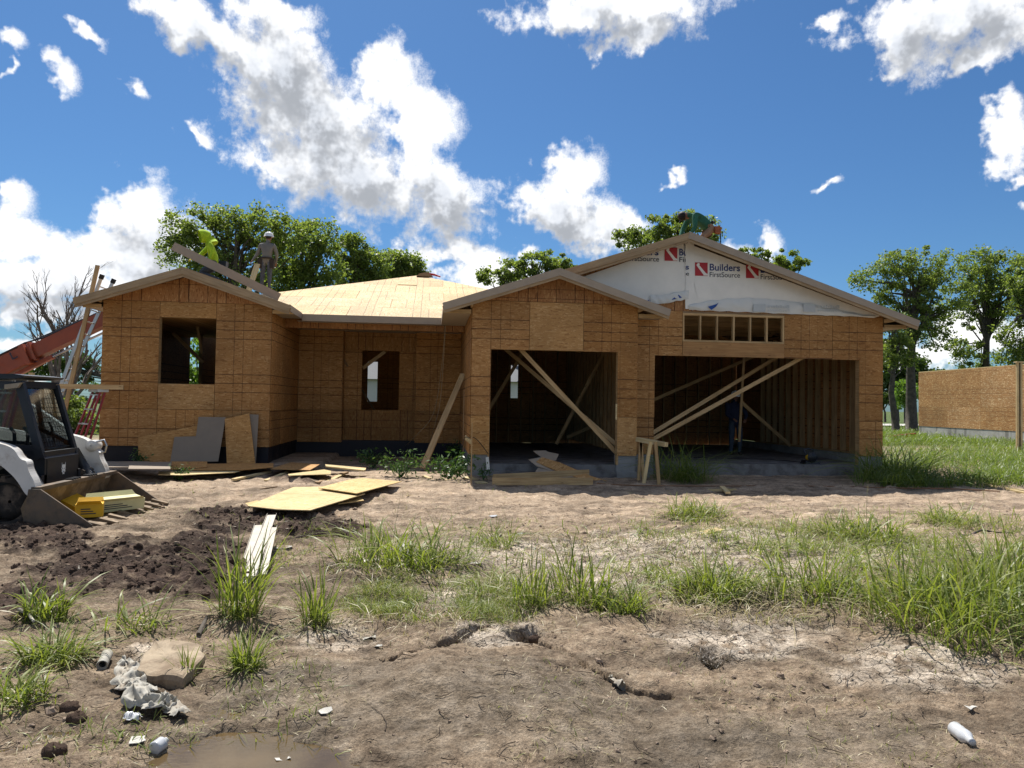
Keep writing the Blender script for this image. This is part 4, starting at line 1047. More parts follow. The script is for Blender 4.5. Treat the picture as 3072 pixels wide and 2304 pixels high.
# ------------------------------------------------------------------ trees
M['bark'] = plain('bark', (.085, .072, .058), .95, .35, 5)
M['bark_pale'] = plain('bark_dead', (.15, .125, .105), .95, .3, 5)
M['leaf_a'] = leafm('leaf_cottonwood', (.11, .155, .045), (.24, .28, .095), .6)
M['leaf_b'] = leafm('leaf_dark', (.05, .085, .02), (.11, .155, .04), .4)
M['leaf_c'] = leafm('leaf_fresh', (.11, .20, .03), (.2, .3, .06), .5)
def tree(label, d, base_u, crowns, n, leaf=.22, mat='leaf_a', trunk=.22, base_v=None, name='tree', group='trees behind the house', lean=0, branchy=26, wide=1.):
    """crowns: ellipses (u, v, ru, rv) in the picture, filled in depth at distance d"""
    s = d / F
    foot = at_d(base_u, 1235, d); foot = Vector((foot.x, foot.y, gz(foot.x, foot.y) - .05))
    root = empty(name, foot); tag(root, label, 'tree', group)
    n = int(n * 1.4); area = np.array([c[2] * c[3] for c in crowns], float); area /= area.sum(); cen = []
    ncl = max(28, n // 75)
    for (u, v, ru, rv), w in zip(crowns, area):
        k = max(5, int(ncl * w)); q = RNG.normal(0, 1, (k, 3)); q /= np.linalg.norm(q, axis=1)[:, None]; q *= RNG.uniform(.3, 1, (k, 1)) ** .5
        c = at_d(u, v, d) - foot
        cen.append(np.array(c)[None] + q @ np.stack([np.array(_R) * ru * s, np.array(_F) * (ru + rv) * .45 * s * wide, np.array([0, 0, 1]) * rv * s]))
    cen = np.concatenate(cen); size = np.mean([min(c[2], c[3]) for c in crowns]) * s
    k = RNG.integers(0, len(cen), n); rr = RNG.normal(0, 1, (n, 3)); rr /= np.linalg.norm(rr, axis=1)[:, None]
    P = cen[k] + rr * (RNG.uniform(0, 1, (n, 1)) ** .45) * size * np.array([.5, .5, .37]) * RNG.uniform(.4, 1.45, (len(cen), 1))[k]
    V, Q, R = leaf_cards(P, leaf * .78 * RNG.uniform(.5, 1.3, n), .5, .75)
    np_mesh('crown', V, Q, M[mat], root, attrs={'rnd': R})
    b = MB(); top = Vector(cen[np.argmax(cen[:, 2])]); mid = Vector(cen.mean(0)); 
    t1 = Vector((lean * .5 + random.uniform(-.2, .2), 0, mid.z * .45)); t2 = Vector((mid.x * .7, mid.y * .7, mid.z * .85))
    b.tube([(0, 0, 0), (t1.x * .4, 0, t1.z * .45), t1, t2, (mid * .5 + top * .5)], [trunk * 1.25, trunk, trunk * .82, trunk * .55, trunk * .2], 9)
    for i in range(branchy):
        e = Vector(cen[random.randrange(len(cen))]); h = random.uniform(.35, 1.); st = t1.lerp(t2, h) if random.random() < .75 else t2.lerp(top, .3)
        m_ = st.lerp(e, .5) + Vector((random.uniform(-.3, .3), random.uniform(-.3, .3), random.uniform(-.1, .35)))
        r0 = trunk * random.uniform(.2, .42); b.tube([st, m_, e], [r0, r0 * .6, r0 * .15], 6)
    b.build('trunk', M['bark'], root)
    return root
tree('dark leafy tree behind the two workers on the left gable', 40, 690, [(560, 760, 70, 75), (620, 690, 70, 70), (700, 680, 60, 65), (790, 690, 80, 70), (860, 710, 60, 60), (540, 690, 45, 50), (640, 790, 70, 60), (760, 800, 80, 60)], 15000, .20, 'leaf_a', .3, branchy=40)
tree('broad bright green tree behind the standing worker', 46, 900, [(880, 760, 90, 80), (950, 720, 70, 60), (820, 830, 80, 60), (970, 800, 60, 70), (900, 850, 90, 50)], 12000, .22, 'leaf_a', .3, branchy=30)
tree('rounded tree behind the roof slope, left of its peak', 50, 1070, [(1060, 750, 60, 50), (1110, 790, 60, 50), (1040, 820, 50, 45), (1100, 840, 60, 40)], 8500, .24, 'leaf_a', .25)
tree('lower tree just left of the roof peak', 55, 1215, [(1180, 790, 50, 45), (1235, 800, 40, 45), (1200, 840, 60, 40)], 7500, .25, 'leaf_a', .25)
tree('tree top showing behind the left slope of the single garage', 55, 1540, [(1470, 830, 40, 30), (1530, 810, 45, 35), (1600, 790, 55, 38), (1670, 785, 50, 35), (1580, 840, 90, 35), (1690, 820, 50, 40)], 8000, .25, 'leaf_a', .25)
tree('tree top behind the bending worker on the big gable', 48, 1980, [(1880, 715, 50, 30), (1950, 690, 55, 40), (2020, 690, 60, 50), (2110, 700, 60, 50), (1990, 740, 120, 40), (2050, 660, 40, 25)], 8500, .22, 'leaf_a', .25)
tree('small tree top above the right slope of the big gable', 52, 2330, [(2250, 755, 35, 20), (2340, 780, 70, 30), (2390, 795, 35, 25), (2310, 810, 70, 30)], 4200, .24, 'leaf_a', .2)
tree('tall cottonwood right of the house with a dark trunk', 47, 2735, [(2690, 790, 70, 40), (2610, 830, 60, 40), (2780, 800, 90, 60), (2720, 880, 90, 60), (2830, 880, 80, 80), (2740, 960, 90, 50), (2640, 920, 40, 50), (2790, 1000, 70, 50), (2690, 1030, 50, 40)], 15500, .19, 'leaf_a', .32, group='trees on the right', branchy=44)
tree('leaning slim tree beside the house corner on the right', 44, 2690, [(2680, 1000, 45, 40), (2660, 1060, 40, 50), (2710, 1050, 40, 45), (2670, 950, 40, 30)], 4200, .18, 'leaf_a', .20, group='trees on the right', lean=-.6)
tree('spreading tree above the neighbouring wall', 54, 2960, [(2930, 790, 70, 45), (3000, 800, 70, 50), (2920, 870, 90, 55), (3010, 890, 80, 60), (2880, 940, 50, 40), (2960, 960, 60, 40), (2900, 1040, 60, 35), (2930, 1085, 60, 30), (3050, 850, 40, 60)], 13000, .22, 'leaf_a', .3, group='trees on the right', branchy=44)
tree('tree cut by the right picture edge', 50, 3110, [(3080, 840, 60, 70), (3100, 920, 70, 60), (3050, 1010, 50, 50), (3040, 1065, 50, 40), (3110, 1050, 60, 60)], 9000, .21, 'leaf_a', .3, group='trees on the right')
tree('young bright green tree on the far lawn', 75, 2715, [(2715, 1170, 30, 35), (2730, 1190, 28, 30), (2705, 1205, 26, 25)], 3600, .22, 'leaf_c', .1, group='far trees')
tree('dark far tree line behind the garage corner', 95, 2690, [(2650, 1120, 40, 60), (2700, 1110, 40, 60), (2740, 1120, 40, 55), (2800, 1150, 50, 50), (2680, 1170, 60, 40)], 9000, .5, 'leaf_b', .3, group='far trees')
tree('round dark bush beneath the far tree line', 80, 2655, [(2650, 1200, 26, 22), (2640, 1215, 20, 15)], 1600, .3, 'leaf_b', .12, group='far trees')
tree('far bushy tree seen under the boom', 70, 480, [(150, 1090, 50, 30), (210, 1080, 50, 35), (110, 1110, 40, 22), (250, 1110, 50, 40)], 5000, .3, 'leaf_b', .25, group='far trees')
tree('distant round tree left of the bare tree', 100, 90, [(75, 1110, 30, 22), (40, 1120, 30, 18), (0, 1125, 40, 18), (100, 1120, 25, 18)], 3600, .4, 'leaf_b', .25, group='far trees')
tree('leafy shrub growing behind the red step ladder', 28, 230, [(215, 1250, 50, 60), (260, 1290, 40, 50), (180, 1310, 50, 45), (240, 1340, 50, 40)], 5200, .14, 'leaf_a', .08, group='far trees')
tree('green tree seen through the wing window', 46, 600, [(600, 1090, 60, 80), (640, 1150, 60, 60), (560, 1160, 60, 50)], 5000, .24, 'leaf_c', .2, group='far trees')
tree('distant hedge row left of the house', 120, -60, [(-100, 1170, 90, 30), (60, 1175, 120, 25), (260, 1180, 110, 28)], 5000, .5, 'leaf_b', .2, group='far trees')
# bare tree behind the boom
def bare(label, d, bu, tips):
    foot = at_d(bu, 1250, d); foot = Vector((foot.x, foot.y, gz(foot.x, foot.y) - .05)); root = empty('bare_tree', foot); tag(root, label, 'tree', 'trees behind the house')
    b = MB(); tw = MB()
    def grow(p, q, r, lev):
        m_ = p.lerp(q, .5) + Vector((random.uniform(-1, 1), random.uniform(-1, 1), random.uniform(-.3, .8))) * (q - p).length * .09
        (b if lev < 2 else tw).tube([p, m_, q], [r, r * .75, r * .45], 6 if lev < 2 else 4)
        if lev < 4:
            for k in range(4 if lev < 2 else 3):
                st = p.lerp(q, random.uniform(.35, 1.)); dr = (q - p).normalized() + Vector((random.uniform(-.8, .8), random.uniform(-.8, .8), random.uniform(-.25, .7))) * .75
                grow(st, st + dr * (q - p).length * random.uniform(.28, .46), r * .5, lev + 1)
    base = Vector((0, 0, 0)); t = at_d(*tips[0], d) - foot
    fork = Vector((t.x * .1, 0, 1.0)); b.tube([base, fork], [.22, .17], 8)
    for (u, v) in tips: grow(fork, at_d(u, v, d) - foot, .085, 0)
    b.build('trunk', M['bark_pale'], root); tw.build('twig', M['bark_pale'], root)
bare('leafless grey tree with fine twigs behind the orange boom', 30, 205, [(120, 1000), (160, 985), (200, 960), (240, 1010), (265, 1050), (140, 1060), (275, 1110), (185, 1030)])
# ------------------------------------------------------------------ compact track loader
M['lw'] = plain('loader_white', (.60, .585, .55), .38, .06, 4, .5, dirt=(.28, .22, .16), dscale=2.2, dlo=.52, dhi=.72)
M['lb'] = plain('loader_black', (.014, .017, .022), .45, .25, 5, .4, dirt=(.07, .065, .06), dscale=2.5, dlo=.55, dhi=.85)
M['rub'] = plain('rubber', (.035, .031, .028), .9, .3, 8, .2, dirt=(.13, .10, .075), dscale=5, dlo=.45, dhi=.65)
M['steel'] = plain('bucket_steel', (.10, .085, .07), .55, .3, 4, .4, .5, dirt=(.19, .135, .09), dscale=3, dlo=.4, dhi=.65)
M['steel_in'] = plain('bucket_wear', (.14, .10, .06), .6, .3, 3, .4, .3, dirt=(.24, .18, .12), dscale=4, dlo=.45, dhi=.6)
M['chrome'] = plain('cylinder_rod', (.45, .45, .45), .3, .05, 5, .5, .9)
M['lens'] = plain('lamp_lens', (.30, .24, .17), .3, .1)
M['emblem'] = plain('emblem_white', (.75, .75, .72), .5, .03)
M['orange'] = plain('boom_orange', (.27, .06, .025), .45, .1, 3, .4, dirt=(.22, .07, .03), dscale=2)
M['yellow'] = plain('box_yellow', (.66, .38, .02), .55, .08, 5)
M['carton'] = plain('box_pale', (.60, .56, .30), .6, .08, 5)
m, nt, b = new_mat('cab_glass', .05, .5); b.inputs['Transmission Weight'].default_value = 1; b.inputs['IOR'].default_value = 1.45
setc(nt, b, (.22, .26, .26)); M['glass'] = m

LX, LY = -5.9, 10.9
gl = gz(-5.6, 10.6)
ldr = tag(empty('track_loader', (LX, LY, gl - .02)), 'white and black compact track loader with its bucket lowered, at the left edge', 'loader')
def rb(poly, y0, y1, mat, name, par=ldr):
    """plate with outline in x, z between two y positions"""
    if len(poly) > 6:                   # round the corners off
        for _ in range(2): poly = [q for i in range(len(poly)) for p, r in [(poly[i], poly[(i + 1) % len(poly)])] for q in ((p[0] * .78 + r[0] * .22, p[1] * .78 + r[1] * .22), (p[0] * .22 + r[0] * .78, p[1] * .22 + r[1] * .78))]
    b = MB(); b.prism(poly, (0, y1, 0), (1, 0, 0), (0, 0, 1), y1 - y0); return b.build(name, mat, par)
b = MB(); b.box((-1.05, -.52, .22), (.62, .52, .62)); b.box((-1.25, -.6, .62), (-.55, .6, 1.18)); b.build('chassis', M['lb'], ldr)
b = MB(); b.prism([(-1.5, .55), (-.85, .55), (-.62, 1.12), (-.75, 1.3), (-1.42, 1.22)], (0, .62, 0), (1, 0, 0), (0, 0, 1), 1.24); b.build('engine_cover', M['lw'], ldr)
# cab
b = MB(); b.prism([(-.66, .60), (.72, .36), (.80, .42), (.80, .82), (.70, .93), (-.66, 1.0)], (0, .47, 0), (1, 0, 0), (0, 0, 1), .94); cab = b.build('cab', M['lb'], ldr)
for y in (-.45, .45):
    b = MB(); b.bar((.745, y, .82), (.44, y, 1.84), .075, .10); b.bar((-.20, y, .95), (-.26, y, 1.84), .06, .12); b.bar((-.62, y, .95), (-.62, y, 1.84), .07, .12); b.bar((-.62, y, 1.80), (.46, y, 1.80), .07, .10); b.bar((.72, y, .95), (-.62, y, 1.02), .06, .08); b.build('pillar', M['lb'], cab)
b = MB(); b.bar((.44, -.45, 1.81), (.44, .45, 1.81), .10, .09); b.bar((.745, -.45, .86), (.745, .45, .86), .07, .10); b.build('cross_bar', M['lb'], cab)
b = MB(); b.prism([(-.78, 1.86), (.42, 1.88), (.52, 1.90), (.54, 1.925), (.4, 1.945), (-.74, 1.93)], (0, .53, 0), (1, 0, 0), (0, 0, 1), 1.06); b.build('cab_roof', M['lb'], ldr)
door = None
b = MB(); b.face([(.742, -.41, .9), (.742, .41, .9), (.462, .41, 1.77), (.462, -.41, 1.77)]); door = b.build('door_glass', M['glass'], ldr)
b = MB()
for i in range(13):
    y = -.40 + i * .0667; b.bar((.68, y, .95), (.43, y, 1.75), .007, .007)
for i in range(13):
    t = i / 12; b.bar((.68 - .25 * t, -.40, .95 + .8 * t), (.68 - .25 * t, .40, .95 + .8 * t), .007, .007)
b.build('wire_grille', M['lb'], door)
b = MB()
for y in (-.46, .46): b.face([(-.2, y, 1.0), (.66, y, .98), (.42, y, 1.78), (-.24, y, 1.78)]); b.face([(-.58, y, 1.0), (-.24, y, 1.0), (-.26, y, 1.78), (-.58, y, 1.78)])
b.face([(-.63, -.4, 1.1), (-.63, .4, 1.1), (-.63, .4, 1.75), (-.63, -.4, 1.75)]); 
b.build('side_glass', M['glass'], ldr)
b = MB(); b.prism([(-.55, .85), (.1, .85), (.1, .95), (-.4, .98), (-.5, 1.55), (-.6, 1.55)], (0, .24, 0), (1, 0, 0), (0, 0, 1), .48); b.build('seat', M['lb'], ldr)
b = MB(); b.tube([(.35, -.25, .85), (.33, -.25, 1.15), (.28, -.25, 1.22)], .025, 8); b.tube([(.35, .25, .85), (.33, .25, 1.15), (.28, .25, 1.22)], .025, 8); b.build('control_lever', M['lb'], ldr)
for y in (-.47, .47):
    b = MB(); b.hexa([(.30, y - .07, 1.74), (.46, y - .07, 1.76), (.46, y + .02, 1.76), (.30, y + .02, 1.74), (.30, y - .07, 1.80), (.50, y - .07, 1.83), (.50, y + .02, 1.83), (.30, y + .02, 1.80)]); b.build('work_light', M['lens'], ldr)
# front panel and emblem
b = MB(); b.face([(.806, -.42, .44), (.806, .42, .44), (.806, .42, .82), (.806, -.42, .82)]); fp = b.build('front_panel', M['lb'], ldr)
cat = [(-.5, 1.), (-.36, .62), (-.12, .72), (.12, .72), (.36, .62), (.5, 1.), (.46, .35), (.58, .15), (.42, .05), (.46, -.25), (.24, -.38), (.2, -.62), (.07, -.5), (0, -.58), (-.07, -.5), (-.2, -.62), (-.24, -.38), (-.46, -.25), (-.42, .05), (-.58, .15), (-.46, .35)]
b = MB(); b.prism([(p[0] * .105, p[1] * .105) for p in cat], (.808, 0.02, .63), (0, 1, 0), (0, 0, 1), .003); em = b.build('cat_head_emblem', M['emblem'], fp)
b = MB()
for sg in (-1, 1):
    b.prism([(sg * .010, .012), (sg * .042, .032), (sg * .036, .014)], (.8115, .02, .63), (0, 1, 0), (0, 0, 1), .002); b.prism([(sg * .004, -.018), (sg * .016, -.030), (sg * .006, -.040)], (.8115, .02, .63), (0, 1, 0), (0, 0, 1), .002)
b.build('emblem_eyes', M['lb'], em)
# tracks
for sy in (-1, 1):
    y0 = sy * .79; pts = []
    for k in range(13): a = -math.pi / 2 + math.pi * k / 12; pts.append((.62 + .30 * math.cos(a), .31 + .30 * math.sin(a)))
    for k in range(13): a = math.pi / 2 + math.pi * k / 12; pts.append((-.95 + .30 * math.cos(a), .31 + .30 * math.sin(a)))
    rows = [[(p[0], y0 + w, p[1]) for p in pts] for w in (-.19, .19)]; inner = [[(p[0] * .93 - .01, y0 + w, .31 + (p[1] - .31) * .84) for p in pts] for w in (.19, -.19)]
    b = MB(); b.grid(rows + inner + [rows[0]], closed=True, sm=False); trk = b.build('track', M['rub'], ldr)
    n = len(pts)
    L = [0]
    for i in range(n): L.append(L[-1] + math.dist(pts[i], pts[(i + 1) % n]))
    for k in range(40):
        s = L[-1] * k / 40; i = max(j for j in range(n) if L[j] <= s); t = (s - L[i]) / (L[i + 1] - L[i]); p, q = pts[i], pts[(i + 1) % n]
        x, z = p[0] + (q[0] - p[0]) * t, p[1] + (q[1] - p[1]) * t; d = Vector((q[0] - p[0], 0, q[1] - p[1])).normalized(); nn = Vector((d.z, 0, -d.x))
        c = Vector((x, y0, z)) + nn * .008; bb = MB(); bb.bar(c - Vector((0, .185, 0)), c + Vector((0, .185, 0)), .045, .035, up=nn); bb.build('tread_lug', M['rub'], trk)
    for x, r in ((.62, .23), (-.95, .23), (.2, .12), (-.15, .12), (-.5, .12)):
        bb = MB(); z = .31 if r > .2 else .17
        bb.lathe((x, y0 - .14, z), (0, 1, 0), [(0, .02), (0, r * .55), (.02, r), (.26, r), (.28, r * .55), (.28, .02)], 18); bb.build('idler_wheel', M['rub'], trk)
    bb = MB(); bb.box((-.55, y0 - .16, .22), (.35, y0 + .16, .44)); bb.build('track_frame', M['lb'], trk)
# lift arms, cylinders
arm = [(-1.5, 1.25), (-.9, 1.30), (-.2, 1.20), (.52, 1.07), (.72, 1.00), (.80, .86), (.88, .84), (.90, .72), (.98, .58), (1.01, .42), (.90, .38), (.76, .62), (.56, .80), (.30, .92), (-.4, .98), (-1.4, 1.0)]
for sy in (-1, 1):
    rb(arm, sy * 1.0 - .075, sy * 1.0 + .075, M['lw'], 'lift_arm')
    if sy > 0: b = MB(); b.lathe((.78, sy * 1.0 - .10, .91), (0, 1, 0), [(0, .01), (0, .085), (.20, .085), (.20, .01)], 16); b.build('pivot', M['lw'], ldr)
    b = MB(); b.tube([(.30, sy * .72, .80), (.62, sy * .72, .84)], .055, 10); b.tube([(.62, sy * .72, .86), (.92, sy * .72, .36)], .07, 12); b.build('hydraulic_cylinder', M['lb'], ldr)
    rb([(-1.2, .66), (.25, .66), (.45, .80), (.2, .93), (-1.2, 1.0)], sy * .72 - .22, sy * .72 + .22, M['lw'], 'fender')
b = MB(); b.tube([(.84, .94, .97), (.95, .94, 1.0), (.99, .94, .92), (.97, .94, .82), (.87, .94, .80)], .016, 8); b.build('lifting_eye', M['chrome'], ldr)
b = MB(); b.box((.66, -.55, .40), (.80, .55, .60)); b.bar((.80, -.7, .38), (.80, .7, .38), .06, .10); b.build('quick_hitch', M['lb'], ldr)
# bucket
bx0 = -LX; Q = lambda X, Z: (X + bx0, Z)
prof = [Q(-5.0, .03), Q(-4.16, .012), Q(-4.85, .48), Q(-4.95, .47)]
bkt = empty('bucket', parent=ldr)
b = MB(); b.prism([Q(-5.0, .03), Q(-4.28, .015), Q(-4.28, .045), Q(-4.95, .07)], (0, 1.16, 0), (1, 0, 0), (0, 0, 1), 2.26); b.build('bucket_floor', M['steel_in'], bkt)
b = MB(); b.prism([Q(-5.0, .03), Q(-4.94, .05), Q(-5.0, .2), Q(-4.9, .46), Q(-4.95, .48), Q(-5.06, .25)], (0, 1.16, 0), (1, 0, 0), (0, 0, 1), 2.26); b.build('bucket_back', M['steel_in'], bkt)
for y in (-1.12, 1.16):
    rb([Q(-5.02, .02), Q(-4.22, .012), Q(-4.20, .05), Q(-4.82, .49), Q(-4.96, .49)], y - .012, y + .012, M['steel'], 'side_plate', bkt)
b = MB(); b.bar((Q(-4.89, 0)[0], -1.1, .49), (Q(-4.89, 0)[0], 1.15, .49), .11, .05); rim = b.build('top_rim', M['chrome'] if 0 else M['steel'], bkt)
for y0 in (-.25, .25):
    for k in range(4):
        b = MB(); y = y0 + k * .07; x = Q(-4.89, 0)[0]; b.box((x - .05, y, .5151), (x + .05, y + .03, .535)); b.build('step_tread', M['lb'], rim)
b = MB(); b.hexa([(Q(-4.32, 0)[0], -1.13, .008), (Q(-4.15, 0)[0], -1.13, .004), (Q(-4.15, 0)[0], 1.17, .004), (Q(-4.32, 0)[0], 1.17, .008), (Q(-4.32, 0)[0], -1.13, .05), (Q(-4.15, 0)[0], -1.13, .02), (Q(-4.15, 0)[0], 1.17, .02), (Q(-4.32, 0)[0], 1.17, .05)]); b.build('cutting_edge', M['steel_in'], bkt)
for k in range(8):
    y = -1.05 + k * .307; x = Q(-4.18, 0)[0]
    b = MB(); b.hexa([(x - .10, y - .045, .02), (x + .14, y - .03, 0.0), (x + .14, y + .03, 0.0), (x - .10, y + .045, .02), (x - .10, y - .045, .085), (x + .14, y - .03, .022), (x + .14, y + .03, .022), (x - .10, y + .045, .085)]); b.build('tooth', M['steel_in'], bkt)
# boxes carried in the bucket
def carton(label, c, s, rot, mat, tilt=0., marks=True):
    o = empty('carton', Vector((LX, LY, gl)) + Vector(c), (tilt, 0, rot)); tag(o, label, 'box', 'yellow cartons in the loader bucket')
    x, y, z = s; b = MB(); b.box((-x, -y, 0), (x, y, z)); bd = b.build('box_body', mat, o)
    b = MB(); b.face([(-x * .95, -y - .0005, z), (x * .95, -y - .0005, z), (x * .8, -y * 1.5, z + .05), (-x * .8, -y * 1.5, z + .05)]); b.face([(-x, y, z), (x, y, z), (x * .9, y * 1.4, z + .06), (-x * .9, y * 1.4, z + .06)]); b.build('flap', mat, o)
    if marks:
        b = MB()
        for k in range(3): b.face([(-x * .6, -y - .002, z * (.25 + .18 * k)), (x * (.5 - .2 * k), -y - .002, z * (.25 + .18 * k)), (x * (.5 - .2 * k), -y - .002, z * (.33 + .18 * k)), (-x * .6, -y - .002, z * (.33 + .18 * k))])
        b.build('print', M['ink_dark'], o)
carton('flattened yellow carton lying against the bucket back', (1.12, -.10, .09), (.20, .42, .07), 1.25, M['yellow'], .35, False)
carton('small yellow carton with a white label at the bucket front', (1.42, -.55, .05), (.16, .13, .17), .35, M['yellow'])
carton('pale yellow printed carton lying across the bucket', (1.52, -.02, .07), (.36, .12, .15), .9, M['carton'], .15)
b = MB(); b.face([(1.33, -.735, .09), (1.53, -.665, .09), (1.53, -.665, .21), (1.33, -.735, .21)]); 

# ------------------------------------------------------------------ telescopic handler: boom in view, machine left of the picture
bd = (at_d(305, 962, 19) - at_d(0, 1106, 19)).normalized(); bp = at_d(0, 1106, 19)
tele = tag(empty('telehandler', (bp.x - 3.2, bp.y + .2, gz(bp.x - 3.2, bp.y))), 'orange telescopic handler reaching its boom up behind the house corner', 'telehandler')
to = tele.location; W2 = lambda p: Vector(p) - to
bu = Vector((-bd.z, 0, bd.x)).normalized()
st = W2(bp - bd * 4.2); kn = W2(at_d(92, 1063, 19)); en = W2(bp + bd * 3.75)
b = MB(); b.bar(st, kn, .36, .46); ob_ = b.build('outer_boom', M['orange'], tele)
b = MB(); b.bar(kn - bd * .10, kn + bd * .03, .44, .54); b.bar(kn + bd * .14, kn + bd * .20, .42, .50); b.build('boom_collar', M['orange'], ob_)
b = MB(); b.bar(kn, en, .28, .36); b.build('inner_boom', M['orange'], tele)
up = bu * 1.0
b = MB(); b.tube([st + up * .27, kn + up * .33, kn + bd * .5 + up * .24, en + up * .22], .022, 6); b.tube([st + up * .27 + Vector((0, .07, 0)), kn + up * .32 + Vector((0, .07, 0)), en + up * .21 + Vector((0, .07, 0))], .02, 6); b.build('hose', M['lb'], tele)
b = MB(); b.tube([kn - up * .30 + bd * .1, en - up * .30], .03, 8); b.build('extension_rod', M['chrome'], tele)
b = MB(); b.bar(kn - up * .34 - bd * 1.5, kn - up * .30 + bd * .5, .12, .10); b.build('cylinder_guard', M['orange'], tele)
b = MB(); b.box((en.x - .15, en.y - .5, en.z - .45), (en.x - .02, en.y + .5, en.z + .25)); b.build('fork_carriage', M['orange'], tele)
ys_ = st.y - .185
def bl(poly, c, mat, name):
    o = c - Vector((0, .182 + .02, 0)); b = MB(); b.prism(poly, o, bd, bu * 1., .003); b.build(name, mat, ob_)
lc = W2(at_d(42, 1066, 18.8)); bl([(-.07, -.10), (.09, -.10), (.09, -.065), (-.03, -.065), (-.03, .10), (-.07, .10)], Vector((lc.x, kn.y - .0, lc.z)), M['ink_dark'], 'letter_l')
lc = W2(at_d(0, 1090, 18.8)); bl([(-.07, -.02), (.03, -.02), (.03, .02), (-.07, .02)], Vector((lc.x, kn.y, lc.z)), M['ink_dark'], 'letter_stroke')
b = MB(); b.prism([(-2.2, .55), (2.0, .55), (2.2, .9), (1.5, 1.15), (-1.6, 1.25), (-2.2, 1.1)], (0, .55, 0), (1, 0, 0), (0, 0, 1), 1.1); b.build('chassis', M['orange'], tele)
b = MB(); b.prism([(-.8, 1.1), (.5, 1.1), (.6, 1.7), (.3, 2.3), (-.7, 2.3)], (0, -.3, 0), (1, 0, 0), (0, 0, 1), .75); b.build('cab', M['lb'], tele)
for x in (-1.5, 1.45):
    for y in (-.85, .85):
        b = MB(); b.lathe((x, y - .2, .58), (0, 1, 0), [(0, .15), (0, .3), (.02, .52), (.08, .6), (.32, .6), (.38, .52), (.4, .3), (.4, .15)], 20); w = b.build('wheel', M['rub'], tele)
        b = MB(); b.lathe((x, y - .17, .58), (0, 1, 0), [(0, .02), (0, .22), (.1, .29), (.26, .29), (.34, .2), (.34, .02)], 16); b.build('rim', M['orange'], w)

# ------------------------------------------------------------------ ladders
M['alu'] = plain('aluminium', (.52, .52, .50), .42, .06, 5, .5, .75)
M['red_fibre'] = plain('red_fibreglass', (.30, .032, .03), .5, .1, 5)
M['black_cap'] = plain('black_rubber', (.02, .02, .02), .7, .1)
a0, a1 = at_y(305, 830, 18.0), at_y(185, 1150, 18.0); c0, c1 = at_y(340, 843, 18.45), at_y(199, 1150, 18.45)
ext = lambda a, c, z: a + (c - a) * ((a.z - z) / (a.z - c.z))
A0, C0 = ext(a0, a1, gz(a1.x, 18)), ext(c0, c1, gz(c1.x, 18.4))
lad = tag(empty('extension_ladder', A0), 'aluminium extension ladder leaning on the left eave with black end caps', 'ladder')
for (t_, f_) in ((a0, A0), (c0, C0)):
    b = MB(); b.bar(f_ - A0, t_ - A0, .03, .075, up=(1, 0, .3)); b.build('rail', M['alu'], lad)
    b = MB(); d_ = (t_ - f_).normalized(); b.bar(t_ - A0 - d_ * .06, t_ - A0 + d_ * .05, .045, .10, up=(1, 0, .3)); b.build('end_cap', M['black_cap'], lad)
for k in range(15):
    t = (k + .6) / 15.4; b = MB(); b.tube([A0.lerp(a0, t) - A0, C0.lerp(c0, t) - A0], .016, 8); b.build('rung', M['alu'], lad)
# red step ladder
top = at_y(296, 1172, 16.62); tz = gz(top.x, top.y); H = top.z - tz
stp = tag(empty('step_ladder', (top.x, top.y, tz)), 'red fibreglass step ladder with metal treads at the wing corner', 'ladder')
fd_ = Vector((-.80, -.60, 0)).normalized(); sd_ = Vector((.72, -.69, 0)).normalized()
for s_ in (-1, 1):
    for f_, nm in ((1, 'front_rail'), (-1, 'rear_rail')):
        tp = sd_ * s_ * .18 + Vector((0, 0, H - .04)) + fd_ * .045 * f_; ft = sd_ * s_ * .30 + fd_ * (.52 if f_ > 0 else .40) + Vector((0, 0, .02))
        b = MB(); b.bar(ft, tp, .03, .09, up=fd_) if 0 else b.bar(ft, tp, .075, .035, up=fd_); b.build(nm, M['red_fibre'], stp)
for k in range(5):
    z = .3 + k * .31; t = z / (H - .04); w = .30 - .12 * t; p = fd_ * (.52 - .475 * t); b = MB(); b.bar(p - sd_ * w + Vector((0, 0, z)), p + sd_ * w + Vector((0, 0, z)), .085, .028); b.build('tread', M['alu'], stp)
b = MB(); b.bar(-sd_ * .22 + Vector((0, 0, H)), sd_ * .22 + Vector((0, 0, H)), .22, .055); b.build('top_cap', M['alu'], stp)
# planks resting on it and on a trestle behind the loader
zt_ = top.z + .03
def board(name, label, a, c, w, t, mat, cat='board', group=None, up=(0, 0, 1)):
    a, c = Vector(a), Vector(c); mid = (a + c) / 2; b = MB(); b.bar(a - mid, c - mid, w, t, up=up); o = b.build(name, mat, loc=mid)
    return tag(o, label, cat, group)
p1, p2 = at_y(370, 1175, 16.45), at_y(292, 1163, 16.75)
board('plank', 'near orange plank spanning from the step ladder past the wing corner', (-9.2, 16.5, zt_ + .05), (p1.x, 16.45, zt_ + .05), .042, .10, M['lumber'], group='planks on the step ladder')
board('plank', 'shorter plank lying behind the near one on the ladder top', (-9.0, 16.72, zt_ + .02), (p2.x, 16.70, zt_ + .02), .14, .038, M['lumber'], group='planks on the step ladder')
trs = tag(empty('trestle', (-8.9, 16.6, gz(-8.9, 16.6))), 'timber trestle carrying the planks behind the loader', 'trestle')
b = MB(); hz_ = zt_ - gz(-8.9, 16.6); b.bar((0, -.4, hz_ - .045), (0, .4, hz_ - .045), .04, .089); b.build('beam', M['lumber'], trs)
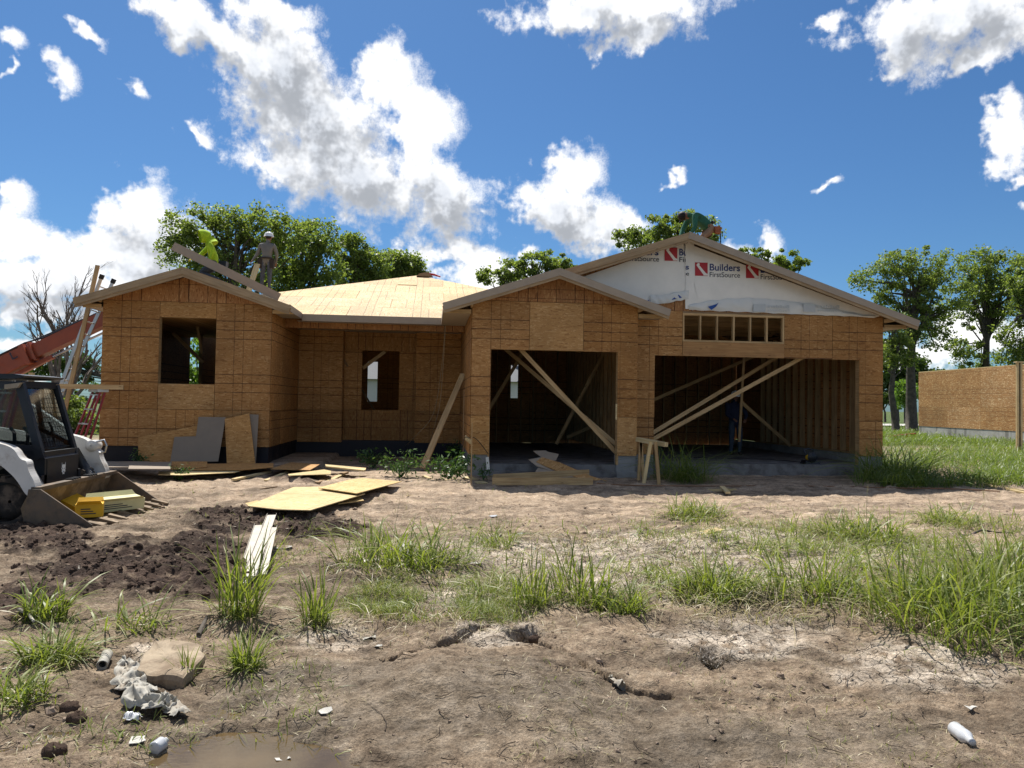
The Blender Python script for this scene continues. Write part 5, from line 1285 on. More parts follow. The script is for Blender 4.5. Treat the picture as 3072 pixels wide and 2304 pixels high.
for sx in (-1, 1):
    for sy in (-1, 1): b = MB(); b.bar((sx * .3, sy * .3, 0), (sx * .02, sy * .3, hz_ - .05), .038, .089, up=(0, 1, 0)); b.build('leg', M['lumber'], trs)
s0, s1 = at_y(293, 796, 17.85), at_y(212, 1155, 17.6); s1 = ext(s0, s1, gz(s1.x, 17.6))
board('leaning_stud', 'long orange stud leaning beside the extension ladder', s1, s0, .038, .089, M['lumber'], 'board', up=(1, 0, 0))
pp = at_d(95, 1118, 26); board('timber_post', 'short square timber post standing behind the loader cab', (pp.x, pp.y, gz(pp.x, pp.y) - .1), pp, .14, .14, M['lumber_y'], 'post')
# ------------------------------------------------------------------ people
M['skin'] = plain('skin', (.22, .105, .065), .6, .08)
M['hiviz'] = plain('hiviz_fabric', (.36, .52, .02), .85, .22, 10)
M['jeans'] = plain('jeans', (.045, .06, .085), .9, .2, 8)
M['slate'] = plain('slate_trousers', (.085, .095, .115), .9, .15, 8)
M['grey_shirt'] = plain('grey_shirt', (.17, .165, .15), .9, .12, 7)
M['green_shirt'] = plain('green_shirt', (.028, .115, .075), .85, .15, 8)
M['tan_pants'] = plain('tan_trousers', (.30, .18, .11), .9, .15, 8)
M['navy_shirt'] = plain('navy_shirt', (.02, .024, .05), .9, .15, 8)
M['boot'] = plain('boot', (.04, .032, .026), .8, .2)
M['hat_white'] = plain('hat_white', (.72, .72, .70), .4, .04, 5, .5)
M['hair'] = plain('hair', (.012, .01, .009), .7, .2)
M['leather'] = plain('leather_pouch', (.30, .10, .045), .7, .2)
M['glove'] = plain('glove', (.45, .42, .05), .8, .1)

def person(label, loc, J, cloth, extra=None, gloves=False, s=1.):
    """J: joint positions; cloth: materials (shirt, trousers); one skinned body, clothing as regions and children"""
    root = empty('person', loc); tag(root, label, 'person')
    V, E, R, reg = [], [], [], []
    idx = {}
    def vt(k, p, r):
        idx[k] = len(V); V.append(tuple(Vector(p) * s)); R.append(r if isinstance(r, tuple) else (r, r))
    def ed(a, c, m): E.append((idx[a], idx[c])); reg.append(m)
    P = {k: Vector(v) for k, v in J.items()}
    vt('pel', P['pel'], (.165, .135)); vt('waist', P['pel'].lerp(P['chest'], .45), (.17, .14)); vt('chest', P['chest'], (.185, .14)); vt('neck0', P['chest'].lerp(P['neck'], .75), (.09, .08))
    vt('neck', P['neck'], .055); vt('head0', P['neck'].lerp(P['head'], .45), .07); vt('head', P['head'], (.082, .098)); hd = (P['head'] - P['neck']).normalized(); vt('crown', P['head'] + hd * .085, .06)
    for a, c, m in (('pel', 'waist', 0), ('waist', 'chest', 0), ('chest', 'neck0', 0), ('neck0', 'neck', 2), ('neck', 'head0', 2), ('head0', 'head', 2), ('head', 'crown', 2)): ed(a, c, m)
    for sd in 'lr':
        vt('sh' + sd, P['sh' + sd], .085); vt('el' + sd, P['el' + sd], .058); vt('ua' + sd, P['sh' + sd].lerp(P['el' + sd], .5), .068); vt('wr' + sd, P['wr' + sd], .034); d = (P['wr' + sd] - P['el' + sd]).normalized()
        vt('ha' + sd, P['wr' + sd] + d * .06, (.036, .022))
        ed('chest', 'sh' + sd, 0); ed('sh' + sd, 'ua' + sd, 0); ed('ua' + sd, 'el' + sd, 0); ed('el' + sd, 'wr' + sd, 0); ed('wr' + sd, 'ha' + sd, 2)
        x = d.cross(Vector((0, 0, 1)) if abs(d.z) < .9 else Vector((1, 0, 0))).normalized(); y = x.cross(d); o = P['wr' + sd]
        for k, (off, ln) in enumerate(((-.033, .062), (-.012, .075), (.010, .07), (.030, .052))):
            b0 = o + d * .085 + x * off; vt('f%d' % k + sd, b0 + d * ln * .5, .0095); vt('g%d' % k + sd, b0 + d * ln * .8 - y * ln * .45, .008)
            ed('ha' + sd, 'f%d' % k + sd, 2); ed('f%d' % k + sd, 'g%d' % k + sd, 2)
        vt('t0' + sd, o + d * .05 - x * .05, .011); vt('t1' + sd, o + d * .09 - x * .058 - y * .02, .009); ed('wr' + sd, 't0' + sd, 2); ed('t0' + sd, 't1' + sd, 2)
        vt('hp' + sd, P['hp' + sd], .10); vt('kn' + sd, P['kn' + sd], .072); vt('th' + sd, P['hp' + sd].lerp(P['kn' + sd], .5), .088); vt('an' + sd, P['an' + sd], .048); vt('ca' + sd, P['kn' + sd].lerp(P['an' + sd], .4), .064); vt('to' + sd, P['to' + sd], .042)
        ed('pel', 'hp' + sd, 1); ed('hp' + sd, 'th' + sd, 1); ed('th' + sd, 'kn' + sd, 1); ed('kn' + sd, 'ca' + sd, 1); ed('ca' + sd, 'an' + sd, 1); ed('an' + sd, 'to' + sd, 3)
    me = bpy.data.meshes.new('body'); me.from_pydata(V, E, []); ob = bpy.data.objects.new('tmp', me); COL.objects.link(ob)
    md = ob.modifiers.new('skin', 'SKIN'); md.use_smooth_shade = True; md.branch_smoothing = .3
    for i, r in enumerate(R): me.skin_vertices[0].data[i].radius = (r[0] * s, r[1] * s)
    me.skin_vertices[0].data[0].use_root = True
    sb = ob.modifiers.new('sub', 'SUBSURF'); sb.levels = 2; sb.render_levels = 2
    dg = bpy.context.evaluated_depsgraph_get(); m2 = bpy.data.meshes.new_from_object(ob.evaluated_get(dg)); bpy.data.objects.remove(ob)
    n = len(m2.polygons); c = np.zeros(n * 3); m2.polygons.foreach_get('center', c); c = c.reshape(-1, 3)
    best = np.full(n, 9e9); mi = np.zeros(n, int)
    for (a, e), r in zip(E, reg):
        p, q = np.array(V[a]), np.array(V[e]); d = q - p; t = np.clip(((c - p) @ d) / (d @ d), 0, 1); dist = np.linalg.norm(c - p - t[:, None] * d, axis=1) - (R[a][0] + R[e][0]) * .5 * s * .9
        k = dist < best; best[k] = dist[k]; mi[k] = r
    m2.materials.clear()
    for m_ in (cloth[0], cloth[1], M['glove'] if gloves else M['skin'], M['boot']): m2.materials.append(m_)
    m2.polygons.foreach_set('material_index', mi.astype('i')); m2.polygons.foreach_set('use_smooth', np.full(n, True))
    body = bpy.data.objects.new('body', m2); COL.objects.link(body); body.parent = root
    return root, {k: p * s for k, p in P.items()}, hd

def face(root, P, fwd, hd, hair=True):
    """nose, brow, ears, mouth on the front of the head; cap of hair behind"""
    fwd = (Vector(fwd) - hd * Vector(fwd).dot(hd)).normalized(); sd = fwd.cross(hd); h = P['head']
    b = MB(); b.blob(h + fwd * .098 - hd * .012, (.015, .015, .024), 8, 6)
    for q in (-1, 1): b.blob(h + sd * q * .085 - hd * .01, (.016, .016, .032), 8, 6)
    b.blob(h + fwd * .075 - hd * .085, (.035, .035, .025), 8, 6); b.build('face', M['skin'], root)
    b = MB()
    for q in (-1, 1): b.blob(h + fwd * .088 + sd * q * .034 + hd * .016, (.010, .010, .007), 6, 5)
    b.build('eyes', M['hair'], root)
    if hair: b = MB(); b.blob(h + hd * .02 - fwd * .025, (.09, .09, .09), 14, 10); b.build('hair', M['hair'], root)

# hooded worker kneeling on the left gable, facing left over the long board
zr = lambda x: wz(x)
pos = Vector((-5.20, 17.72, wz(-5.20) - .03))
J = dict(pel=(.16, .02, .40), chest=(.06, -.02, .82), neck=(-.02, -.03, 1.02), head=(-.10, -.06, 1.14), shl=(.06, -.22, .93), ell=(.16, -.28, .66), wrl=(.08, -.36, .46), shr=(-.06, .17, .92), elr=(-.26, .08, .66), wrr=(-.38, -.16, .52),
         hpl=(.13, -.10, .38), knl=(-.18, -.16, .16), anl=(.28, -.15, .00), tol=(.42, -.15, -.09), hpr=(.13, .12, .38), knr=(-.22, .16, .17), anr=(.26, .16, .0), tor=(.40, .16, -.08))
pr_, P, hd = person('worker in a lime yellow hooded jacket kneeling on the left gable holding a long board', pos, J, (M['hiviz'], M['jeans']), gloves=True, s=.88)
b = MB(); rows = []
fw = Vector((-.85, -.45, -.25)).normalized(); sdv = fw.cross(Vector((0, 0, 1))).normalized(); upv = sdv.cross(fw)
for i in range(9):
    t = i / 8; rr = .125 * math.sin(math.pi * (.14 + .5 * t)) + .012; cen = P['head'] + upv * .015 - fw * (.125 - .25 * t)
    rows.append([cen + (sdv * math.cos(a) * rr + upv * math.sin(a) * rr * 1.15) for a in [2 * math.pi * k / 16 for k in range(16)]])
b.grid(rows, closed=True); b.build('hood', M['hiviz'], pr_)
b = MB(); b.tube([P['chest'] + Vector((0, 0, .12)), P['head'] - fw * .08 - upv * .06], [.15, .11], 14); b.build('hood_neck', M['hiviz'], pr_)
face(pr_, P, fw, hd, False)
b = MB(); b.hexa([(.20, .02, .24), (.36, .02, .28), (.36, .20, .28), (.24, .20, .28), (.22, .0, .46), (.38, .0, .46), (.38, .22, .46), (.22, .22, .46)]); b.build('tool_pouch', M['lb'], pr_)
# standing worker in grey seen from behind
pos = at_y(797, 868, 21.4)
J = dict(pel=(0, 0, .86), chest=(.02, 0, 1.24), neck=(.03, 0, 1.47), head=(.05, .02, 1.60), shl=(-.18, 0, 1.36), ell=(-.27, .02, 1.08), wrl=(-.40, -.02, .88), shr=(.21, 0, 1.36), elr=(.30, .05, 1.08), wrr=(.25, .16, .86),
         hpl=(-.10, 0, .84), knl=(-.11, .03, .46), anl=(-.12, 0, .07), tol=(-.13, .13, .03), hpr=(.10, 0, .84), knr=(.10, .03, .46), anr=(.10, 0, .07), tor=(.12, .13, .03))
pr_, P, hd = person('standing worker in a white hard hat and grey shirt, back turned, on the roof', pos, J, (M['grey_shirt'], M['slate']), s=.93)
def hard_hat(root, c, ax, fwd, mat):
    b = MB(); b.lathe(c, ax, [(.0, .145), (.010, .142), (.014, .128), (.06, .122), (.11, .095), (.14, .04), (.145, .001)], 20); b.build('hard_hat', mat, root)
    b = MB(); b.tube([Vector(c) + ax * .128 - Vector(fwd) * .07, Vector(c) + ax * .14, Vector(c) + ax * .128 + Vector(fwd) * .07], .012, 6); b.build('hat_ridge', mat, root)
hard_hat(pr_, P['head'] + Vector((0, 0, .02)), Vector((.03, -.05, 1)).normalized(), (0, 1, 0), M['hat_white'])
face(pr_, P, (.4, .9, 0), hd)
b = MB(); b.lathe(P['pel'] + Vector((0, 0, .05)), (0, 0, 1), [(0, .175), (0, .182), (.05, .182), (.05, .175)], 20)
for sx in (-1, 1): b.hexa([(sx * .16 - .05, -.09, .60), (sx * .16 + .05, -.09, .60), (sx * .16 + .05, .08, .60), (sx * .16 - .05, .08, .60), (sx * .17 - .065, -.1, .84), (sx * .17 + .065, -.1, .84), (sx * .17 + .065, .1, .84), (sx * .17 - .065, .1, .84)])
b.build('tool_belt', M['boot'], pr_)
# worker in green bending over the big ridge
px = 6.35; pos = Vector((px, 16.35, rz(px)))
J = dict(pel=(.08, 0, .56), chest=(-.30, 0, .82), neck=(-.50, -.02, .84), head=(-.62, -.04, .80), shl=(-.40, -.2, .80), ell=(-.42, -.26, .50), wrl=(-.52, -.24, .32), shr=(-.42, .2, .78), elr=(-.55, .22, .52), wrr=(-.66, .1, .30),
         hpl=(.06, -.11, .52), knl=(-.22, -.16, .28), anl=(.12, -.14, .05), tol=(-.02, -.15, .03), hpr=(.06, .11, .52), knr=(-.16, .16, .26), anr=(.22, .14, .02), tor=(.10, .15, .0))
pr_, P, hd = person('worker in a dark green shirt and black cap bending over the big gable', pos, J, (M['green_shirt'], M['tan_pants']), s=1.0)
fw = Vector((-.45, -.25, -.85)).normalized(); face(pr_, P, fw, hd)
b = MB(); ax = (hd * .85 - fw * .2).normalized(); b.lathe(P['head'] + ax * .02, ax, [(-.02, .104), (.03, .104), (.075, .085), (.105, .045), (.115, .001)], 18)
sdv = fw.cross(ax).normalized(); c = P['head'] + ax * .015 + fw * .09; b.prism([(-.075, 0), (.075, 0), (.06, .075), (0, .095), (-.06, .075)], c, sdv, fw, .012); b.build('cap', M['hair'], pr_)
b = MB(); b.tube([Vector((.02, -.16, .66)), Vector((.14, 0, .70)), Vector((.02, .16, .66))], .03, 8); b.build('belt', M['hair'], pr_)
b = MB(); b.hexa([(.08, -.24, .40), (.20, -.24, .38), (.20, -.15, .38), (.08, -.15, .40), (.06, -.25, .55), (.22, -.25, .53), (.22, -.14, .53), (.06, -.14, .55)]); b.build('tool_pouch', M['leather'], pr_)
b = MB(); b.hexa([(.22, -.06, .50), (.28, -.06, .47), (.28, .08, .47), (.22, .08, .50), (.2, -.08, .60), (.29, -.08, .57), (.29, .08, .57), (.2, .08, .60)]); b.build('tool_pouch', M['ink_red'], pr_)
b = MB(); b.tube([(.2, -.22, .45), (.21, -.22, .12)], .012, 6); b.build('hammer_handle', M['hair'], pr_)
# worker in the dark double garage
pos = at_y(2205, 1345, 19.0); pos.z = SLAB + .002
J = dict(pel=(0, 0, .88), chest=(-.04, -.05, 1.25), neck=(-.05, -.10, 1.46), head=(-.06, -.14, 1.57), shl=(-.22, -.06, 1.36), ell=(-.30, -.16, 1.08), wrl=(-.22, -.38, .98), shr=(.17, -.06, 1.36), elr=(.24, -.16, 1.08), wrr=(.10, -.38, .96),
         hpl=(-.10, 0, .86), knl=(-.12, -.05, .48), anl=(-.12, .0, .07), tol=(-.13, -.13, .03), hpr=(.10, 0, .86), knr=(.12, -.05, .48), anr=(.12, 0, .07), tor=(.14, -.13, .03))
pr_, P, hd = person('worker in dark clothes and a pale hard hat standing inside the double garage', pos, J, (M['navy_shirt'], M['jeans']), s=1.)
hard_hat(pr_, P['head'] + Vector((0, -.01, .02)), Vector((0, -.15, 1)).normalized(), (0, 1, 0), M['hat_white']); face(pr_, P, (0, -1, -.3), hd)
# boards in their hands
a, c = at_y(519, 738, 17.33), at_y(838, 892, 17.33); board('fascia_plank', 'long grey plank laid aslant on the left gable by the hooded worker', a, c, .022, .19, M['fascia'], 'board')
a, c = at_y(772, 792, 21.2), at_y(738, 898, 20.6); board('pale_plank', 'pale sunlit plank held upright by the worker in grey', c, a, .15, .03, M['lumber_y'], 'board', up=(0, -1, .3))
# ------------------------------------------------------------------ boards and sheets lying about
def slab3(pts, t, name, mat, label=None, cat='board', group=None, parent=None, uvs=1.):
    """flat piece from a 3-D outline, thickened along its own normal"""
    pts = [Vector(p) for p in pts]; c = sum(pts, Vector()) / len(pts); n = Vector()
    for i in range(len(pts)): n += (pts[i] - c).cross(pts[(i + 1) % len(pts)] - c)
    n.normalize(); ax = (pts[1] - pts[0]).normalized(); ay = n.cross(ax).normalized()
    pl = [((p - c).dot(ax), (p - c).dot(ay)) for p in pts]
    b = MB(); b.prism(pl, (0, 0, 0), ax, ay, t); o = b.build(name, mat, parent, loc=c)
    if label: tag(o, label, cat, group)
    return o
def lean(pts, vb, vt, yb, yt): return [at_y(u, v, yb + (yt - yb) * (vb - v) / (vb - vt)) for u, v in pts]
c8 = lambda pts: [(280 + a / 3.814, 1180 + b_ / 3.814) for a, b_ in pts]
LW = 'offcuts leaning on the wing wall'
slab3(lean(c8([(515, 790), (900, 790), (940, 500), (1190, 490), (1190, 372), (515, 500)]), 1387, 1250, 16.98, 17.26), .012, 'osb_offcut', M['osb_plain'], 'slant-topped strand board offcut leaning low on the wing wall', 'board', LW)
slab3(lean(c8([(880, 790), (1430, 780), (1515, 275), (1205, 270), (1175, 492), (930, 500)]), 1387, 1250, 16.90, 17.20), .010, 'grey_sheet', M['board_grey'], 'grey L-shaped sheet leaning on the wing wall', 'board', LW)
slab3(lean(c8([(1785, 800), (1860, 800), (1893, 245), (1760, 240)]), 1390, 1240, 16.98, 17.24), .010, 'grey_sheet', M['board_grey'], 'narrow grey strip behind the upright strand board offcut', 'board', LW)
slab3(lean(c8([(1530, 812), (1855, 800), (1785, 230), (1505, 295)]), 1390, 1240, 16.90, 17.19), .012, 'osb_offcut', M['osb_plain'], 'upright strand board offcut with a slanting top', 'board', LW)
def flat(pts, z, t, name, mat, label, group=None, cat='board', z2=None):
    """piece lying on the ground: outline in picture pixels; z2 lifts the far side"""
    P = []
    for u, v in pts:
        P.append(at_z(u, v, z))
    cz = max(gz(p.x, p.y) for p in P)
    P = [at_z(u, v, cz + z + .004) for u, v in pts]
    return slab3(P[::-1], t, name, mat, label, cat, group)
G = 'boards lying by the wing'
flat(c8([(100, 850), (100, 785), (640, 785), (640, 850)]), .10, .012, 'grey_sheet', M['board_grey'], 'grey board lying at the foot of the wing, left piece', G)
flat(c8([(400, 870), (420, 795), (900, 790), (880, 872)]), .12, .012, 'grey_sheet', M['board_grey'], 'grey board overlapping the left one at the wing foot', G)
flat(c8([(870, 875), (890, 785), (1305, 785), (1300, 850)]), .05, .012, 'osb_offcut', M['osb_plain'], 'brown strand board strip at the wing foot', G)
flat(c8([(1000, 880), (1020, 815), (2060, 805), (2060, 850), (1700, 882)]), .03, .012, 'osb_offcut', M['osb_plain'], 'long brown strand board strip in the eave shadow', G)
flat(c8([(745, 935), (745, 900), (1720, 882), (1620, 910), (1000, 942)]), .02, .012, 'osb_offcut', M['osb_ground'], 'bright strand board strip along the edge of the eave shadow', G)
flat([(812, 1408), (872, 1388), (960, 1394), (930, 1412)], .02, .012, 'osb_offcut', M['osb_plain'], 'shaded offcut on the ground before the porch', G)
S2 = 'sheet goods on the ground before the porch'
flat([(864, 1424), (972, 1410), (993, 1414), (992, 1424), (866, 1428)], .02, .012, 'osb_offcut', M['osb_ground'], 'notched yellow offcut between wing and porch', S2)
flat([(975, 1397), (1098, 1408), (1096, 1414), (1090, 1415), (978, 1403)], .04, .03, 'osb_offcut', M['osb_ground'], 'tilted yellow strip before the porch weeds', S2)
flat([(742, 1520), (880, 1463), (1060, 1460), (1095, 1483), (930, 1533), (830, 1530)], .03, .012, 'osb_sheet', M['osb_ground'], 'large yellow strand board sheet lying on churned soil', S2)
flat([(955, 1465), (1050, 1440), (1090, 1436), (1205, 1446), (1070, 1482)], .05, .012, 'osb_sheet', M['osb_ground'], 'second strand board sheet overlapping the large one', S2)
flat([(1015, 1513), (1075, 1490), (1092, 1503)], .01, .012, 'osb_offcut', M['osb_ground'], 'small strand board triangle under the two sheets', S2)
flat([(735, 1512), (770, 1503), (860, 1522), (760, 1530)], .01, .012, 'osb_offcut', M['osb_ground'], 'thin offcut sticking out left under the big sheet', S2)
def stick(u0, v0, u1, v1, label, w=.089, t=.038, mat='lumber_y', lift=.0, group='timber offcuts on the ground'):
    a, c = on_ground(u0, v0), on_ground(u1, v1); board('stud_offcut', label, a + Vector((0, 0, t / 2 + lift)), c + Vector((0, 0, t / 2 + lift)), w, t, M[mat], 'board', group)
stick(700, 1442, 808, 1418, 'thin stud left of the short pale block, before the wing'); stick(798, 1446, 862, 1420, 'short pale stud end pointing at the notched offcut')
stick(950, 1452, 1040, 1420, 'weathered stud beside the second strand board sheet', mat='lumber_d'); stick(985, 1448, 1030, 1425, 'short stud under the weathered one by the sheets')
stick(775, 1470, 832, 1462, 'dark stick before the short pale stud', .04, .02, 'lumber_d'); stick(1270, 1432, 1292, 1440, 'yellow block at the foot of the leaning plank'); stick(1400, 1432, 1450, 1452, 'pale offcut at the base of the stake', .2, .02)
stick(1335, 1442, 1380, 1446, 'thin lath in the weeds left of the stake', .06, .02)
stick(2120, 1474, 2206, 1472, 'longer of the two crossed yellow offcuts'); stick(2166, 1470, 2184, 1488, 'short offcut crossing the longer yellow one', lift=.04)
stick(2090, 1606, 2160, 1590, 'pale broken board in the right grass', .16, .02); stick(2960, 1458, 3090, 1475, 'yellow board at the right edge of the lot', .2, .02); stick(3020, 1470, 3100, 1485, 'second yellow board at the right edge, below the first', .12, .03)
stick(2630, 1473, 2656, 1469, 'small dark chip on the tan dirt', .05, .02, 'lumber_d'); stick(1220, 1488, 1275, 1484, 'thin pale lath on the tan dirt before the weeds', .03, .01); stick(990, 1557, 1030, 1545, 'flat grey splinter below the sheets', .07, .01, 'lumber_d')
# leaning plank, stake, corner batten
a, c = at_y(1268, 1404, 16.6), at_y(1390, 1122, 18.4); board('leaning_plank', 'long sunlit plank leaning against the garage side wall', a, c, .15, .038, M['lumber'], 'board', up=(-.3, -.75, .6))
a = on_ground(1413, 1456); c = at_y(1410, 1268, a.y); board('grade_stake', 'thin upright stake at the corner of the single garage', a - Vector((0, 0, .1)), Vector((a.x, a.y, c.z)), .03, .02, M['lumber'], 'stake')
b_ = on_ground(1388, 1410); board('corner_batten', 'upright batten beside the garage side wall', b_, Vector((b_.x, b_.y, 1.95)), .05, .02, M['lumber_d'], 'board')
a, c = at_y(1396, 1312, 15.3), at_y(1412, 1326, 14.8); board('batten', 'short tan crosspiece fixed between stake and batten', a, c, .02, .089, M['lumber_y'], 'board')
# pile in front of the single garage
GP = 'scrap pile at the single garage step'
pl_b = lambda pts: [(1440 + a / 3.77, 1040 + c / 3.77) for a, c in pts]
def tilt(pts, y0, y1, v0, v1): return [at_y(u, v, y0 + (y1 - y0) * (v0 - v) / (v0 - v1)) for u, v in pts]
slab3(tilt(pl_b([(600, 1178), (740, 1172), (770, 1190), (892, 1215), (858, 1285), (760, 1300)]), 15.3, 15.9, 1400, 1350), .008, 'grey_sheet', M['fascia'], 'uppermost pale grey sheet of the scrap pile', 'board', GP)
slab3(tilt(pl_b([(600, 1500), (690, 1470), (610, 1440), (660, 1360), (720, 1355), (1060, 1470)]), 14.6, 15.3, 1440, 1395), .008, 'grey_sheet', M['fascia'], 'jagged grey sheet at the bottom of the scrap pile', 'board', GP)
slab3(tilt(pl_b([(548, 1275), (700, 1248), (880, 1385), (1080, 1470), (1000, 1466), (640, 1350)]), 14.75, 15.45, 1440, 1370), .008, 'grey_sheet', M['fascia'], 'pointed grey sheet under the strand board strip', 'board', GP)
slab3(tilt(pl_b([(635, 1300), (700, 1248), (900, 1310), (1250, 1462), (1535, 1550), (1490, 1590), (1240, 1520), (900, 1420)]), 14.4, 15.45, 1462, 1370), .012, 'osb_offcut', M['osb_plain'], 'long strand board strip sliding off the scrap pile', 'board', GP)
a, c = on_ground(1477, 1456), on_ground(1778, 1456); board('timber', 'long timber lying before the single garage, front one', a + Vector((0, 0, .075)), c + Vector((0, 0, .075)), .04, .14, M['lumber'], 'board', GP)
a, c = on_ground(1480, 1448), on_ground(1768, 1440); board('timber', 'second timber lying behind the front one at the garage step', a + Vector((0, .05, .09)), c + Vector((0, .05, .14)), .04, .14, M['lumber'], 'board', GP)
# sawhorse
sh = on_ground(1945, 1455); saw = tag(empty('sawhorse', sh), 'rough timber sawhorse between the two garage doors', 'sawhorse')
q = lambda u, v, y: at_y(u, v, y) - sh
b = MB(); t0, t1 = q(1912, 1318, sh.y + .75), q(1999, 1334, sh.y - .05); b.bar(t0, t1, .09, .085); b.build('beam', M['lumber_y'], saw)
for (u0, u1, dy, m_) in ((1952, 1930, 0, 'lumber_y'), (1966, 1977, .05, 'lumber')):
    b = MB(); b.bar(q(u1, 1456, sh.y + dy), q(u0, 1326, sh.y + dy * .5), .038, .065, up=(1, 0, 0)); b.build('leg', M[m_], saw)
for (dx, dy) in ((.02, .62), (.12, .68)):
    b = MB(); b.bar(Vector((t0.x + dx, t0.y - .05, .02)), t0 + Vector((.06, -.05, -.02)), .038, .06, up=(1, 0, 0)); b.build('leg', M['lumber'], saw)
# tools in the double garage
tp = at_z(2430, 1392, SLAB); saw2 = tag(empty('power_saw', (tp.x, tp.y, SLAB)), 'yellow power saw standing on the garage floor near the right', 'saw')
b = MB(); b.hexa([(-.18, -.12, .0), (.20, -.12, .0), (.20, .14, .0), (-.18, .14, .0), (-.14, -.1, .10), (.14, -.1, .08), (.14, .12, .08), (-.14, .12, .10)]); b.build('base', M['lb'], saw2)
b = MB(); b.lathe((-.02, -.08, .15), (0, 1, 0), [(0, .02), (0, .07), (.05, .08), (.12, .07), (.18, .05), (.19, .02)], 14); b.build('motor', M['yellow'], saw2)
b = MB(); b.tube([(-.10, .0, .22), (-.16, 0, .32), (-.05, 0, .36), (.08, 0, .32), (.06, 0, .22)], .022, 8); b.build('handle', M['lb'], saw2)
b = MB(); b.lathe((-.02, -.15, .17), (0, 1, 0), [(0, .001), (0, .12), (.006, .12), (.006, .001)], 18); b.build('blade_guard', M['lb'], saw2)
def cable(name, label, pts, r, mat, cat='cable', group=None):
    b = MB(); P = [Vector(p) for p in pts]; out = []
    for i in range(len(P) - 1):
        p0, p1, p2, p3 = P[max(i - 1, 0)], P[i], P[i + 1], P[min(i + 2, len(P) - 1)]
        for k in range(8):
            t = k / 8; out.append(.5 * ((2 * p1) + (p2 - p0) * t + (2 * p0 - 5 * p1 + 4 * p2 - p3) * t * t + (3 * p1 - p0 - 3 * p2 + p3) * t ** 3))
    out.append(P[-1]); b.tube(out, r, 6); return tag(b.build(name, mat), label, cat, group)
M['cord'] = plain('cord_black', (.025, .02, .02), .6, .2); M['cord_o'] = plain('cord_brown', (.20, .10, .05), .6, .2); M['cord_pale'] = plain('cord_pale', (.30, .22, .12), .6, .2)
og = lambda u, v, l=.012: on_ground(u, v, l)
cable('power_cable', 'brown cord trailing along the edge of the garage shadow', [og(1790, 1452), og(1900, 1458), og(2100, 1460), og(2300, 1459), og(2500, 1461), og(2700, 1466), og(2850, 1468), og(3000, 1476)], .012, M['cord_o'])
cable('power_cable', 'dark cord snaking from the power saw out of the garage', [at_z(2400, 1386, SLAB + .012), at_z(2300, 1378, SLAB + .012), at_z(2150, 1374, SLAB + .012), at_z(2080, 1372, SLAB + .012)], .011, M['cord'])
cable('air_hose', 'black hose curled in the right middle of the lot', [og(2870, 1606), og(2910, 1608), og(2945, 1594), og(2990, 1600), og(3040, 1602)], .014, M['cord'])
cable('air_hose', 'black hose ends lying below the curled one', [og(2875, 1640), og(2920, 1652), og(2975, 1650), og(3010, 1666)], .012, M['cord'])
cable('hanging_cable', 'left thin cord hanging from the main eave to the weeds', [at_y(1335, 976, 18.35), at_y(1325, 1100, 18.5), at_y(1300, 1240, 18.4), at_y(1245, 1310, 18.1), on_ground(1200, 1352)], .007, M['cord_pale'], group='cords hanging from the eave')
cable('hanging_cable', 'right thin cord hanging from the main eave beside the plank', [at_y(1337, 976, 18.32), at_y(1328, 1120, 18.4), at_y(1318, 1220, 18.2), at_y(1300, 1290, 18.0), on_ground(1275, 1372)], .007, M['cord_pale'], group='cords hanging from the eave')
a, c = on_ground(1195, 1350), at_y(1033, 1082, 20.9); board('porch_brace', 'thin diagonal strut leaning across the porch window', a, c, .05, .03, M['lumber_d'], 'board', up=(0, 1, 0))
cable('looped_cable', 'dark cord looping over the stake at the garage corner', [og(1380, 1430), at_y(1390, 1325, 15.0), at_y(1405, 1312, 14.9), at_y(1430, 1318, 15.1), at_y(1465, 1362, 15.35)], .008, M['cord'])
slab3([at_y(u, v, 15.40) for u, v in ((1457, 1372), (1466, 1370), (1470, 1408), (1460, 1410))], .004, 'membrane_flap', M['wrap'], 'pale membrane flap hanging at the garage pier', 'flap')
# bag left on the roof
rp = Vector((-.25, 24.7, MZ(24.7) + .01)); ng = tag(empty('tool_bag', rp), 'brown tool bag lying at the peak of the main roof', 'tool')
b = MB(); b.hexa([(-.30, -.1, 0), (.25, -.1, 0), (.25, .1, 0), (-.30, .1, 0), (-.2, -.08, .10), (.05, -.08, .15), (.05, .08, .15), (-.2, .08, .10)]); b.build('body', M['lumber_d'], ng)
b = MB(); b.tube([(.1, 0, .10), (.3, 0, .08), (.5, 0, .02)], [.04, .035, .025], 8); b.build('strap', M['ink_red'], ng)
slab3([Vector((x, y, MZ(y) + .012)) for x, y in ((-1.1, 23.0), (-.5, 23.0), (-.55, 23.25), (-1.0, 23.2))], .01, 'roof_offcut', M['osb_ground'], 'small strand board offcut lying on the main roof', 'board')

